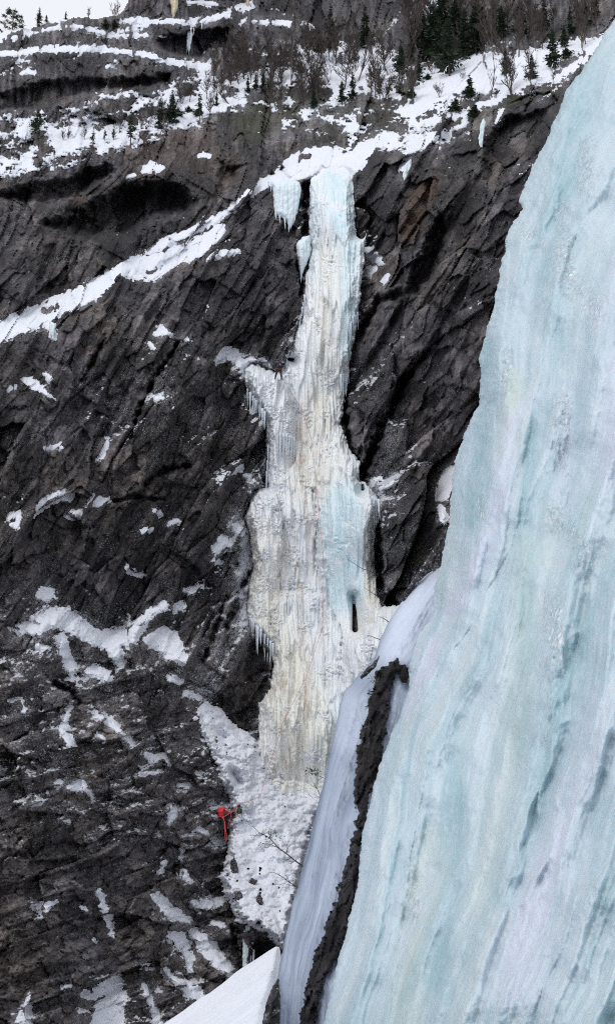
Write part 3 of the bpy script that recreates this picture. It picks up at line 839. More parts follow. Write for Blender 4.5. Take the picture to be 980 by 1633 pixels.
low = sstep(1190, 1300, fy)                                    # the foot is soft snow-ice, the rest hangs in pipes
smooth_r = sstep(-6, 10, -poly_sdf(fx, fy, [(506, 760), (600, 790), (600, 1000), (540, 1010), (516, 930)])) * 0.8
wob = fbm(fx / 60, fy / 160, 2, 31) * 7
calm = 0.55 + 0.45 * sstep(-0.3, 0.4, fbm(fx / 24, fy / 70, 3, 30))


def pipe(sz, ln, seed):
    """parallel rounded icicles: cusps between round ribs, each rib swelling and breaking off along its length"""
    q = perlin((fx + wob) / sz, fy / ln + perlin(fx / sz / 2, fy / ln / 2, seed + 1) * 0.6, seed)
    return 1 - np.abs(q) * 2.1


pipes = pipe(17, 420, 32) * 9 + pipe(8.0, 260, 33) * 7.0 + pipe(4.0, 170, 34) * 4.6
curt = fbm((fx + wob) / 16, fy / 90, 2, 35)                     # curtains hung in front of one another
curt = np.where(curt > 0, np.sqrt(np.clip(curt, 0, 1)), curt * 0.6)
rough = sstep(0.08, 0.4, fbm(fx / 30, fy / 34, 3, 40) + 0.30 * (fx < 470) * (fy < 1000) - 0.05)
cauli = 1 - np.abs(fbm(fx / 12, fy / 9, 4, 39, 0.6)) * 2
rel = pipes * (1 - 0.8 * low) * (1 - smooth_r * 0.5) * calm * (1 - 0.55 * rough) + curt * 15 * (1 - smooth_r * 0.8) * (1 - 0.4 * low) + cauli * (0.4 + 7.5 * rough + 4.5 * low) * (1 - smooth_r * 0.7)
rel *= edge * 0.68
# tiers: every so often a curtain ends in a lip and the ice behind it starts further in
tier = (fy + fbm(fx / 15, fy / 120, 3, 44) * 60 + hsh(np.floor((fx + wob) / 8).astype(np.int32), 0 * fx.astype(np.int32), 4) * 40) / 105.0
tf = tier - np.floor(tier)
rel += np.where(tf < 0.9, tf / 0.9, (1 - tf) / 0.1) * 5.5 * (1 - smooth_r) * (1 - low) * edge
topf = 0.15 + 0.85 * sstep(262, 345, fy)
total = prot * topf + big * 1.3 * edge * topf + rel * (0.4 + 0.6 * topf)
YF = FBASE + (stepi - 6 - total) * FBASE / f4(F)

mid = fzone([(500, 640, 20), (485, 760, 26), (468, 860, 34), (470, 960, 38), (465, 1060, 36), (462, 1150, 38), (455, 1225, 26)], 22)
F_ST = np.clip(mid * (0.12 + 0.75 * sstep(-0.15, 0.5, fbm(fx / 10, fy / 130, 4, 45)) + 0.4 * sstep(0.05, 0.5, fbm(fx / 4, fy / 70, 3, 46)) * 0.8)
               + 0.6 * fzone([(590, 820, 3), (588, 900, 4), (592, 960, 7)], 6) + 0.35 * fzone([(430, 1250, 8), (420, 1300, 4)], 8) + 0.25 * fzone([(515, 400, 10), (510, 560, 12)], 14), 0, 0.95)
F_GR = np.clip(0.8 * fzone([(400, 860, 30), (420, 960, 34), (450, 1050, 40), (480, 1180, 60), (470, 1290, 70)], 30) + 0.6 * fzone([(525, 400, 20), (520, 600, 24), (500, 760, 40)], 24)
               + 0.8 * fzone([(592, 860, 10), (594, 960, 16), (575, 1000, 16)], 10), 0, 1)
F_BL = np.clip(0.8 * fzone([(540, 280, 26), (555, 420, 14), (556, 560, 12)], 14) + 0.95 * fzone([(545, 800, 34), (550, 940, 34)], 20) + 0.6 * fzone([(545, 1130, 18), (515, 1300, 30), (480, 1400, 40)], 20) + 0.5 * fzone([(500, 300, 10), (500, 440, 8)], 10) - mid * 0.5, 0, 1)
F_SN = np.clip(sstep(0.1, 0.55, fbm(fx / 22, fy / 16, 4, 47) + low * 0.4 + 0.5 * fzone([(430, 600, 30), (440, 660, 26), (408, 800, 16)], 14) + 0.25 * rough + 0.9 * (1 - sstep(262, 290, fy + fbm(fx / 8, fx * 0, 2, 48) * 12)) - mid * 0.3), 0, 1)
fall = sheet("frozen_waterfall", fx, fy, YF, fs < 1.8, FALL, sdf=fs, attrs=dict(stain=F_ST, green=F_GR, blue=F_BL, snow=F_SN), local=True)
tag(fall, "tall frozen waterfall of white and yellow stained ice down the middle of the cliff", "frozen waterfall")


def fall_depth(px, py):
    i = int(np.clip(np.searchsorted(fx[0], px), 0, fx.shape[1] - 1)); j = int(np.clip(np.searchsorted(fy[:, 0], py), 0, fx.shape[0] - 1))
    return float(min(YF[j, i], depth_at(px, py)))


# snow and ice apron at the foot of the fall
ap = window((290, 1085, 560, 1540)); ax, ay = PX[ap], PY[ap]
holes = [[(352, 1170, 2), (358, 1176, 2)], [(364, 1480, 8), (376, 1500, 16), (380, 1540, 18)], [(410, 1505, 8), (430, 1520, 16)], [(372, 1232, 2), (380, 1246, 2)]]
am = -(apron_s[ap]) + fbm(ax / 16, ay / 12, 4, 71) * 7 + fbm(ax / 6, ay / 5, 2, 72) * 3
for h_ in holes:
    am = np.minimum(am, stroke_sdf(ax, ay, h_) + fbm(ax / 5, ay / 5, 2, 73) * 1.5)
fr = sstep(0.25, 0.6, fbm(ax / 10, ay / 8, 4, 74) + 0.55 * zone([(345, 1150, 16), (360, 1200, 12)], 12)[ap] * 0.6 + 0.22 * zone([(400, 1400, 40)], 30)[ap] - 0.46)
am = np.where(fr > 0.02, np.minimum(am, 7 - fr * 11), am)
apt = 12 + 44 * zone([(380, 1280, 10), (430, 1300, 30), (470, 1360, 40)], 30)[ap]
at_ = np.where(am < 0, am * 1.3, apt * (1 - np.exp(-am * 1.2 / apt)))
rockp = (CY[ap] - BASE[ap]) * f4(F) / BASE[ap]
rb = blur2(rockp, 7, 7)
ramp_ = 0.34 * np.clip(ay - 1140, 0, 400) * np.clip((am + 4) / 14, 0, 1)
at_ = at_ + ramp_
abump = fbm(ax / 26, ay / 15, 5, 75, 0.6) * 9 + lobes(ax / 18, ay / 11, 76) * 5 + fbm(ax / 5, ay / 4, 2, 77) * 0.9
rb = blur2(rockp, 10, 10)
sb_ = blur2(STEPB, 14, 14)[ap]
level = np.minimum(rb * 0.7 + rockp * 0.3, sb_ * 0.6 + 8)
YA = BASE[ap] + (level - at_ - abump * 1.3 * np.clip(am / 6, 0, 1) - 2) * BASE[ap] / f4(F)
apron = sheet("snow_apron", ax, ay, YA, am > -4, SNOWM, local=True)
tag(apron, "lumpy snow apron with dark rocks poking through at the foot of the frozen waterfall", "snow patch")


def foot_depth(px, py):
    i = int(np.clip(np.searchsorted(ax[0], px), 0, ax.shape[1] - 1)); j = int(np.clip(np.searchsorted(ay[:, 0], py), 0, ax.shape[0] - 1))
    return min(fall_depth(px, py), float(YA[j, i]) if am[j, i] > -4 else 1e9)


# ------------------------------------------------------------------ icicles and smaller hanging ice
def tube(verts, faces, pts, rad, sides=6, cap=True):
    """append one tapering tube through pts"""
    b = len(verts); n = len(pts)
    P = [Vector(p) for p in pts]
    for i, p in enumerate(P):
        d = (P[min(i + 1, n - 1)] - P[max(i - 1, 0)])
        d = d.normalized() if d.length > 1e-9 else Vector((0, 0, 1))
        a = d.cross(Vector((0.31, 0.95, 0.05))); a.normalize(); c = d.cross(a)
        for k in range(sides):
            t = 2 * math.pi * k / sides
            verts.append(p + (a * math.cos(t) + c * math.sin(t)) * rad[i])
    for i in range(n - 1):
        for k in range(sides):
            k2 = (k + 1) % sides
            faces.append((b + i * sides + k, b + i * sides + k2, b + (i + 1) * sides + k2, b + (i + 1) * sides + k))
    if cap:
        faces.append(tuple(b + k for k in range(sides))[::-1])
        faces.append(tuple(b + (n - 1) * sides + k for k in range(sides)))


def simple_ice(name, a, b_):
    t = NT(name)
    n = t.noise(5, 4, 0.6, t.mapping((1, 1, 0.2)))
    t.set(Base_Color=t.mix(n, a, b_), Roughness=0.3, Specular_IOR_Level=0.5, Normal=t.bump(n, 0.4, 0.05))
    return t.m


ICICLE = simple_ice("icicle_mat", (0.58, 0.66, 0.74), (0.76, 0.80, 0.86))
YELLOW_ICE = simple_ice("yellow_ice_mat", (0.48, 0.37, 0.22), (0.68, 0.60, 0.46))


def icicle_mesh(length, r, seed, n=9, sides=7):
    rn = random.Random(seed); v, f = [], []
    pts, rad = [], []
    wxx = rn.uniform(-1, 1) * r * 0.5
    for i in range(n):
        t = i / (n - 1)
        pts.append((wxx * t * t + rn.uniform(-1, 1) * r * 0.10, rn.uniform(-1, 1) * r * 0.1, -length * t))
        rad.append(r * ((1 - t) ** 0.8 * (1 + rn.uniform(-0.18, 0.18)) + 0.03))
    tube(v, f, pts, rad, sides)
    return v, f


def icicle(px, py, lpx, wpx, Y, parent, seed, mat=None, name='icicle'):
    s = Y / F * 1.04
    v, f = icicle_mesh(lpx * s, wpx * s * 0.5, seed)
    o = mesh_from(name, [tuple(q) for q in v], f, mat or ICICLE, parent)
    p = unproject(px, py, Y)
    o.location = Vector(p) - (parent.location if parent else Vector())
    return o


rn = random.Random(5)
spots = []
for (x0, y0, x1, y1, n, l0, l1, w) in [(542, 600, 556, 596, 6, 20, 44, 3.4), (556, 520, 570, 500, 5, 14, 34, 3), (552, 728, 573, 742, 9, 18, 42, 3.2), (584, 790, 606, 800, 9, 22, 58, 3.6), (396, 985, 436, 1030, 11, 18, 46, 4.2), (394, 622, 424, 662, 9, 14, 36, 3.6),
                                      (424, 770, 428, 700, 3, 30, 60, 2.6), (486, 470, 476, 520, 5, 12, 26, 3.2), (440, 690, 470, 700, 8, 26, 60, 3.0), (450, 775, 505, 790, 10, 24, 66, 3.2), (505, 700, 535, 690, 6, 24, 50, 3.0), (440, 960, 520, 955, 9, 24, 58, 3.4)]:
    for i in range(n):
        t = (i + rn.uniform(0.1, 0.9)) / n
        spots.append((x0 + (x1 - x0) * t, y0 + (y1 - y0) * t - 3, rn.uniform(l0, l1), w * rn.uniform(0.7, 1.3)))
for i, (x, y, l, w) in enumerate(spots[:100]):
    d = fall_depth(x, y)
    for ddx in (-4, 4):
        d = min(d, fall_depth(x + ddx, y))
    icicle(x, y, l, w, d + 0.05, fall, 100 + i)


def curtain(name, label, poly, spikes, seed, thickpx=14, mat=None, blue=0.6, cat="icicle curtain", dep=None, extra=None):
    xs = [p[0] for p in poly]; ys = [p[1] for p in poly]
    gx, gy = np.meshgrid(np.arange(min(xs) - 6, max(xs) + 6, 0.9).astype(f4), np.arange(min(ys) - 6, max(ys) + spikes + 8, 0.9).astype(f4))
    sp = np.maximum(0, perlin(gx / 4.2, gx * 0, seed) * spikes * 0.9 + perlin(gx / 10, gx * 0 + 2, seed + 1) * spikes * 0.6)
    s = np.minimum(poly_sdf(gx, gy, poly), poly_sdf(gx, gy - sp, poly) + 0.5) + fbm(gx / 5, gy / 9, 2, seed + 2) * 1.2
    d = np.clip(-s, 0, thickpx) / thickpx
    pr = np.where(s < 0, thickpx * np.sqrt(1 - (1 - d) ** 2), -s * 3)
    pr = pr + (perlin(gx / 3.4, gy / 60, seed + 3) * 3 + perlin(gx / 7, gy / 90, seed + 4) * 3 + fbm(gx / 6, gy / 7, 3, seed + 5) * 1.4) * np.clip(-s / 5, 0, 1)
    if dep is None:
        q = [depth_at(px_, py_) for px_ in np.linspace(min(xs), max(xs), 7) for py_ in np.linspace(min(ys), max(ys), 7)]
        dep = float(np.percentile(q, 12))
    Yc = dep - pr * dep / F + 0 * gx
    z = np.zeros(gx.shape, f4)
    o = sheet(name, gx, gy, Yc, s < 1.5, mat or FALL, sdf=s, attrs=dict(stain=z, green=z + 0.1, blue=z + blue, snow=np.clip(fbm(gx / 9, gy / 20, 3, seed + 6), 0, 0.7)), local=True)
    tag(o, label, cat)
    return o, dep


cur, cd = curtain("icicle_curtain", "broad hanging curtain of icicles left of the top of the frozen waterfall", [(434, 292), (455, 288), (478, 290), (480, 305), (476, 328), (470, 352), (462, 366), (456, 352), (448, 348), (438, 342), (436, 318)], 14, 401)
for i, (x, y, l, w) in enumerate([(440, 335, 18, 4), (446, 340, 20, 4), (454, 346, 24, 4), (461, 352, 22, 5), (464, 345, 24, 4), (470, 336, 20, 4), (428, 290, 14, 3), (432, 290, 20, 3)]):
    icicle(x, y, l, w, cd - 0.4, cur, 300 + i)
cur2, cd2 = curtain("hanging_ice", "short dagger of ice hanging beside the waterfall just below the broad curtain", [(472, 388), (482, 378), (494, 375), (496, 400), (490, 418), (484, 432), (480, 446), (477, 430), (472, 410)], 8, 421)
icicle(480, 425, 30, 6, cd2 - 0.4, cur2, 320)
cur3, _ = curtain("hanging_ice", "slender small frozen fall under the topmost crags at upper left", [(297, 47), (306, 44), (308, 56), (304, 72), (301, 88), (298, 72)], 8, 431, thickpx=5, cat="frozen fall")
for i, (x, y, l) in enumerate([(309, 46, 12), (322, 36, 14), (299, 64, 26)]):
    icicle(x, y, l, 3, _ - 0.3, cur3, 330 + i)
cur4, _ = curtain("hanging_ice", "yellowish ice streak hanging from the topmost crag", [(270, -6), (284, -6), (284, 12), (279, 26), (275, 30), (273, 14)], 6, 441, thickpx=5, mat=YELLOW_ICE, cat="frozen fall")
cur5, _ = curtain("hanging_ice", "pale blue frozen runnel in the notch at the upper edge right of centre", [(683, -10), (699, -10), (700, 10), (697, 22), (686, 20), (682, 8)], 6, 451, thickpx=7, blue=0.9, cat="frozen fall")
cur6, _ = curtain("hanging_ice", "orange tinted icicle stub on the topmost crag", [(392, -8), (399, -8), (398, 6), (395, 13), (392, 6)], 4, 461, thickpx=3, mat=YELLOW_ICE, cat="frozen fall")
cur7, cd7 = curtain("ice_pillar", "thin ice pillar with icicles between two dark boulders above the snow slope", [(387, 1478), (400, 1472), (412, 1482), (404, 1500), (400, 1516), (396, 1540), (392, 1552), (386, 1550), (387, 1512)], 8, 471, thickpx=9, cat="ice pillar", dep=depth_at(396, 1470) - 0.5)
for i, (x, y, l) in enumerate([(400, 1512, 26), (404, 1514, 34), (395, 1512, 20)]):
    icicle(x, y, l, 4, cd7 - 0.3, cur7, 340 + i)
cur8, _ = curtain("hanging_ice", "thin glaze of blue ice on the edge of the buttress under the spruces", [(766, 196), (771, 188), (774, 194), (771, 216), (767, 240), (764, 232), (762, 220)], 8, 481, thickpx=3, blue=0.8, cat="ice glaze")
cur9, _ = curtain("hanging_ice", "thin white ice streak running down the left side of the buttress", [(646, 262), (654, 254), (655, 266), (648, 284), (643, 290), (641, 278)], 6, 491, thickpx=3, cat="ice glaze")
cura, _ = curtain("hanging_ice", "small frozen drip under the lower snow ledge at left", [(79, 512), (90, 516), (89, 530), (85, 546), (80, 532)], 6, 501, thickpx=4, cat="frozen drip")
curb, _ = curtain("hanging_ice", "ragged wing of ice on the right edge of the upper column", [(566, 388), (580, 380), (584, 372), (580, 400), (577, 440), (570, 486), (562, 500), (562, 420)], 10, 511, thickpx=10, cat="ice wing", dep=fall_depth(560, 430) + 1.2)

# ------------------------------------------------------------------ near ice on the right
NXS = np.concatenate([np.arange(400, 990, 1.8), np.arange(990, 1700, 12)]).astype(f4)
NYS = np.concatenate([np.arange(-420, -20, 12), np.arange(-20, 1650, 1.8), np.arange(1650, 2300, 12)]).astype(f4)
QX, QY = np.meshgrid(NXS, NYS)
LEFT = [(1200, -420), (1010, -60), (980, 28), (958, 62), (938, 96), (900, 146), (893, 172), (868, 226), (850, 262), (826, 318), (832, 334), (818, 352), (804, 380), (806, 396), (798, 420), (790, 470), (784, 500), (770, 545), (762, 572), (766, 598), (763, 644),
        (748, 672), (736, 702), (724, 735), (720, 770), (716, 830), (708, 872), (702, 900), (692, 938), (694, 975), (668, 1010), (652, 1062), (652, 1095), (634, 1150), (612, 1200), (600, 1240), (588, 1285), (576, 1330), (572, 1400), (560, 1450), (548, 1500), (530, 1570), (512, 1640), (470, 1800), (400, 2300)]
near_poly = LEFT + [(1800, 2300), (1800, -420)]
ns = poly_sdf(QX, QY, near_poly) + fbm(QX / 10, QY / 12, 4, 91, 0.65) * 3.2 + fbm(QX / 60, QY / 60, 2, 92) * 2
lx = np.interp(NYS, [p[1] for p in LEFT], [p[0] for p in LEFT]).astype(f4)
RY = [-420, 0, 300, 560, 800, 1000, 1250, 1640, 2300]; RX = [1900, 1380, 1200, 1120, 1040, 990, 930, 800, 620]
rx = np.interp(NYS, RY, RX).astype(f4)
lxs = np.interp(NYS, [-420, 28, 380, 760, 975, 1240, 1640, 2300], [1200, 980, 806, 720, 694, 600, 512, 380]).astype(f4)
U = (QX - lxs[:, None]) / (rx - lxs)[:, None]
wl_ = fbm(QX / 150, QY / 260, 3, 93) * 0.07
UU = U + wl_
near_base = rbf([(1200, -420, 34), (980, 20, 31), (835, 320, 29.5), (765, 560, 28), (722, 745, 27.2), (690, 970, 26), (600, 1250, 24.3), (560, 1450, 22.5), (512, 1640, 20.5), (400, 2200, 15), (980, 300, 25.5), (980, 600, 21.5), (980, 1000, 18), (980, 1400, 15), (980, 1640, 13.5),
                 (800, 800, 24), (800, 1000, 21.8), (800, 1400, 18.5), (1600, -300, 22), (1600, 600, 14), (1600, 1600, 9), (1000, 2200, 10)])
NB = near_base(QX, QY)
Rn = 70.0
dn = np.clip(-ns, 0, Rn) / Rn
rolln = np.where(ns < 0, Rn * (1 - np.sqrt(1 - (1 - dn) ** 2)), Rn + ns * 4)
ed = np.clip(-ns / 30, 0, 1)
v1 = QY / 330.0
drape = (perlin(UU * 5, v1 * 0.7, 94) * 54 + perlin(UU * 9, v1 * 0.8, 95) * 32 + perlin(UU * 19, v1 * 1.3, 96) * 11 + perlin(UU * 44, v1 * 1.8, 97) * 2.2)
bumps = fbm(QX / 120, QY / 150, 3, 98) * 40 + fbm(QX / 34, QY / 70, 4, 99, 0.62) * 11 + (1 - 2 * np.abs(fbm(QX / 16, QY / 22, 3, 101))) * 2.2 * sstep(-0.1, 0.5, fbm(QX / 80, QY / 120, 2, 107)) + fbm(QX / 7, QY / 9, 3, 100) * 0.8


def nzone(pts, soft):
    s = stroke_sdf(QX, QY, pts) if len(pts[0]) == 3 else poly_sdf(QX, QY, pts)
    return sstep(-soft, soft, -s)


# bulge on the left at mid height, the folded drapery on the right, the ramp in the lower right corner
form = 46 * nzone([(640, 1230, 44), (700, 1180, 60), (620, 1380, 30)], 60) + 34 * nzone([(820, 640, 30), (790, 800, 26), (735, 960, 26)], 34)
form += -14 * nzone([(770, 560, 14), (772, 700, 14), (745, 840, 12)], 24) - 18 * nzone([(870, 620, 10), (850, 720, 12), (836, 850, 14), (832, 1000, 14)], 22)
form += 52 * nzone([(980, 1120, 60), (900, 1300, 60), (820, 1500, 90), (700, 1700, 120)], 70) - 10 * nzone([(985, 880, 10), (930, 1010, 12), (884, 1120, 14), (872, 1220, 14), (846, 1330, 14), (800, 1440, 12)], 26)
form += 40 * nzone([(990, 420, 30), (975, 560, 40), (985, 700, 40)], 40) - 12 * nzone([(925, 450, 8), (918, 600, 10), (905, 760, 10)], 26)
fold = (1 - 2 * np.abs(np.sin((QX + QY * 0.42 + fbm(QX / 60, QY / 120, 2, 103) * 30) / 13.0))) * 7 * nzone([(985, 900, 22), (920, 1060, 26), (850, 1360, 34), (800, 1460, 20)], 26)


def curtain_edge(pts, A, wid, side=1, rise=48):
    """one sheet of ice hanging over the next: a rounded lip along a curve, fading away from it"""
    P_ = np.array(pts, np.float64)
    xl = np.interp(NYS, P_[:, 1], P_[:, 0]).astype(f4)[:, None]
    s = (QX - xl + fbm(QX / 50, QY / 90, 3, 140 + int(A)) * 7) * side
    on = sstep(P_[0, 1], P_[0, 1] + 90, QY) * (1 - sstep(P_[-1, 1] - 110, P_[-1, 1], QY))
    return np.where(s > 0, A * np.sqrt(np.clip(1 - (1 - np.clip(s / rise, 0, 1)) ** 2, 0, 1)) * np.exp(-np.clip(s, 0, None) / wid), 0) * on


lips = curtain_edge([(1000, 820), (960, 900), (925, 1000), (884, 1120), (868, 1230), (846, 1330), (790, 1440), (740, 1560), (690, 1750)], 46, 110, 1, 60)
lips += curtain_edge([(905, 470), (872, 560), (852, 640), (838, 720), (830, 830), (798, 905), (748, 1000), (704, 1060), (650, 1180)], 26, 80, -1, 90)
lips += curtain_edge([(935, 480), (938, 600), (928, 700), (910, 780), (895, 900)], 40, 70)
lips += curtain_edge([(985, 290), (952, 325), (922, 356), (904, 410), (896, 470), (890, 600)], 42, 80, 1, 70)
lips += curtain_edge([(700, 940), (690, 1010), (676, 1060), (655, 1130), (636, 1210)], 30, 60)
lips += curtain_edge([(800, 300), (812, 420), (806, 560), (790, 640), (786, 760)], 26, 50, -1, 60)
lips += curtain_edge([(770, 1080), (750, 1180), (744, 1300), (720, 1420), (700, 1560), (680, 1700)], 34, 70)
lips += curtain_edge([(985, 1150), (960, 1280), (930, 1380), (880, 1500), (850, 1650), (820, 1800)], 36, 70)
lips += curtain_edge([(915, 60), (890, 180), (870, 300), (850, 420), (846, 520)], 24, 60)
lips += curtain_edge([(690, 1200), (664, 1300), (650, 1400), (640, 1520), (620, 1640), (600, 1800)], 26, 50, -1)
crys0 = np.clip(nzone([(896, 330, 12), (900, 420, 14), (905, 470, 10)], 12) + nzone([(935, 230, 14), (930, 300, 12)], 14) + nzone([(808, 560, 8), (806, 620, 9)], 9) + nzone([(896, 640, 16), (893, 740, 12)], 14) + nzone([(885, 820, 16), (928, 870, 12), (930, 900, 14)], 14) + nzone([(880, 960, 16), (880, 1060, 16)], 16) + nzone([(655, 1380, 10), (660, 1460, 10)], 12), 0, 1)
picks = ((1 - np.abs(perlin(QX / 7, QY / 46, 108)) * 2) * 4 + fbm(QX / 6, QY / 9, 3, 109, 0.7) * 3 + lobes(QX / 9, QY / 22, 110) * 5) * crys0
NYD = NB + (rolln - (drape + bumps + form * 1.15 + fold * 1.5 + lips + picks) * ed) * NB / f4(F)
streak = fbm(UU * 9, v1 * 0.8, 4, 104)
N_MILK = np.clip(0.75 * nzone([(850, 630, 8), (815, 680, 16), (800, 780, 15), (775, 870, 16), (725, 970, 14)], 16) + 0.8 * nzone([(690, 1030, 12), (650, 1130, 10)], 16) + 0.55 * nzone([(985, 560, 26), (975, 760, 22)], 30)
                 + 0.5 * nzone([(910, 620, 10), (900, 800, 14)], 20) + 0.6 * nzone([(960, 1120, 20), (900, 1300, 22), (820, 1560, 50)], 40) * 1.0 + 0.35 * sstep(0.1, 0.7, streak) + 0.3 * nzone([(980, 430, 14), (960, 520, 16)], 20), 0, 0.85)
N_GR = np.clip(0.9 * nzone([(818, 600, 10), (822, 660, 16), (812, 720, 14)], 18) + 0.35 * nzone([(835, 860, 14), (830, 1100, 20), (800, 1260, 22), (760, 1450, 18)], 24) + 0.3 * nzone([(720, 800, 8), (712, 960, 14)], 16) + 0.55 * nzone([(690, 1340, 14), (660, 1480, 16), (640, 1640, 18)], 22)
               + 0.3 * nzone([(880, 800, 12), (870, 900, 14)], 16) + 0.25 * sstep(0.2, 0.8, fbm(UU * 13, v1, 3, 105)), 0, 1)
N_CR = np.clip(nzone([(896, 330, 10), (900, 420, 12), (905, 470, 8)], 10) + nzone([(935, 230, 12), (930, 300, 10)], 14) + nzone([(808, 560, 6), (806, 620, 7)], 8) + nzone([(896, 640, 14), (893, 740, 10)], 12) + nzone([(885, 820, 14), (928, 870, 10), (930, 900, 12)], 12)
               + nzone([(880, 960, 14), (880, 1060, 14)], 14) + nzone([(765, 790, 5), (768, 820, 5)], 6) + nzone([(655, 1380, 8), (660, 1460, 8)], 10) + 0.5 * nzone([(890, 1020, 6), (870, 1180, 8)], 10) + nzone([(800, 330, 4), (940, 480, 14), (950, 520, 10)], 14), 0, 1)
N_TEAL_SHADE = np.clip(0.9 * nzone([(775, 560, 14), (772, 690, 16), (745, 830, 14)], 22) + 0.8 * nzone([(845, 640, 5), (838, 800, 8), (832, 900, 10), (836, 1050, 14), (825, 1200, 14)], 16) + 0.7 * nzone([(920, 620, 8), (912, 760, 12), (905, 840, 14)], 18)  # shade painted in teal along the fold hollows, plus random teal streaks
                 + 0.8 * nzone([(985, 880, 10), (930, 1010, 12), (884, 1120, 12), (872, 1220, 12), (846, 1330, 14), (800, 1440, 12)], 18) + 0.6 * nzone([(930, 120, 30), (900, 250, 30), (890, 380, 16)], 40) + 0.7 * nzone([(870, 430, 14), (890, 560, 14)], 24)
                 + 0.6 * nzone([(720, 1180, 12), (740, 1330, 14), (690, 1560, 20)], 26) + 0.5 * nzone([(970, 1300, 20), (960, 1440, 24)], 30) + 0.45 * sstep(0.0, 0.6, fbm(UU * 8, v1 * 0.7, 4, 106)), 0, 0.9)
near = sheet("near_icefall", QX, QY, NYD, ns < 2.6, NEAR, sdf=ns, attrs=dict(flow_u=UU * 16, flow_v=QY / 420.0, milky=N_MILK, green=N_GR, crystal=N_CR, teal_shade=N_TEAL_SHADE), local=True)
tag(near, "huge smooth pale blue bulging icefall filling the right side, close to the viewer", "icefall")

# grey glazed ice slab left of it, with the dark rock rib between the two
SLABP = [(716, 896), (694, 906), (664, 930), (640, 960), (618, 994), (606, 1018), (596, 1052), (572, 1076), (548, 1104), (541, 1124), (535, 1160), (524, 1210), (512, 1262), (500, 1310), (490, 1352), (478, 1398), (466, 1444), (456, 1490), (446, 1536), (438, 1580), (430, 1640), (410, 1800), (400, 2300), (720, 2300), (640, 1500), (660, 1300), (740, 1060), (760, 900)]
ss = poly_sdf(QX, QY, SLABP) + fbm(QX / 16, QY / 26, 3, 111) * 1.6
slab_base = rbf([(700, 900, 29), (620, 1000, 28.5), (550, 1110, 28), (500, 1310, 26.6), (440, 1580, 24.2), (400, 2200, 19), (720, 1000, 28), (640, 1300, 25.9), (560, 1600, 23), (700, 2200, 17)])
SB = slab_base(QX, QY)
Rs = 34.0
ds = np.clip(-ss, 0, Rs) / Rs
rolls = np.where(ss < 0, Rs * (1 - np.sqrt(1 - (1 - ds) ** 2)), Rs + ss * 4)
es = np.clip(-ss / 20, 0, 1)
lsx = np.interp(NYS, [900, 1000, 1110, 1310, 1580, 2200], [694, 616, 546, 500, 438, 400]).astype(f4)
SU = (QX - lsx[:, None] + fbm(QX / 60, QY / 200, 3, 112) * 10) / 26.0
SYD = SB + (rolls - (perlin(SU * 0.5, QY / 260, 113) * 9 + perlin(SU, QY / 180, 114) * 6 + perlin(SU * 2.6, QY / 120, 115) * 2.6 + fbm(QX / 26, QY / 44, 4, 116, 0.6) * 6 + fbm(QX / 7, QY / 14, 3, 118) * 1.0) * es) * SB / f4(F)
S_MILK = np.clip(0.9 * nzone([(690, 925, 22), (645, 985, 26), (630, 1040, 20)], 24) + 0.5 * nzone([(560, 1120, 18), (550, 1180, 16)], 22) + 0.15 * sstep(0, 0.6, fbm(SU, QY / 200, 3, 117)), 0, 0.9)
slab = sheet("grey_ice_slab", QX, QY, SYD, (ss < 2.6) & (ns > -60), GREY, sdf=ss, attrs=dict(flow_u=SU * 1.3, flow_v=QY / 300.0, milky=S_MILK), local=True)
tag(slab, "grey blue glazed ice slab leaning between the frozen waterfall and the dark rock rib", "ice slab")

RIBP = [(601, 1074), (612, 1060), (632, 1053), (648, 1062), (653, 1078), (646, 1092), (638, 1086), (632, 1078), (624, 1092), (619, 1120), (614, 1164), (608, 1200), (604, 1238), (592, 1262), (584, 1290), (580, 1312), (574, 1342), (572, 1380), (570, 1420), (569, 1448), (558, 1490), (534, 1532), (513, 1568), (501, 1627), (496, 1680), (470, 1800), (430, 1800),
        (466, 1680), (477, 1627), (489, 1568), (500, 1532), (515, 1491), (533, 1438), (546, 1400), (559, 1343), (570, 1298), (564, 1262), (566, 1237), (570, 1196), (577, 1164), (588, 1120), (595, 1095)]
rsd = poly_sdf(QX, QY, RIBP) + fbm(QX / 16, QY / 14, 4, 121, 0.65) * 9
rh1, rc1, rk1 = facets((QX + QY * 0.3) / 17, QY / 52, 122, 1.0, 0.6)
rh2, rc2, rk2 = facets((QX + QY * 0.3) / 7, QY / 20, 123, 1.0, 0.6)
Rr = 14.0
dr = np.clip(-rsd, 0, Rr) / Rr
rib_h = np.where(rsd < 0, Rr * np.sqrt(1 - (1 - dr) ** 2), -rsd * 3) + (rh1 * 14 + rh2 * 8 + fbm(QX / 4, QY / 5, 2, 124) * 1.2) * np.clip(-rsd / 6, 0, 1)
RYD = SB - (rib_h + 8) * SB / f4(F)
z0 = np.zeros(QX.shape, f4)
rib = sheet("rock_rib", QX, QY, RYD, rsd < 2.6, ROCK, sdf=rsd, smooth=False, attrs=dict(tone=z0 + 0.39 + (rc1 - 0.5) * 0.16 + (rc2 - 0.5) * 0.16, snow=sstep(0.5, 0.8, fbm(QX / 3, QY / 8, 4, 125) * 0.8) * 0.6, rust=0.3 * nzone([(572, 1220, 6), (560, 1240, 4)], 6), moss=z0, darken=z0 + 0.2, frost=z0 + 0.25), local=True)
tag(rib, "narrow dark rock rib splitting the grey ice slab from the pale blue icefall", "rock")

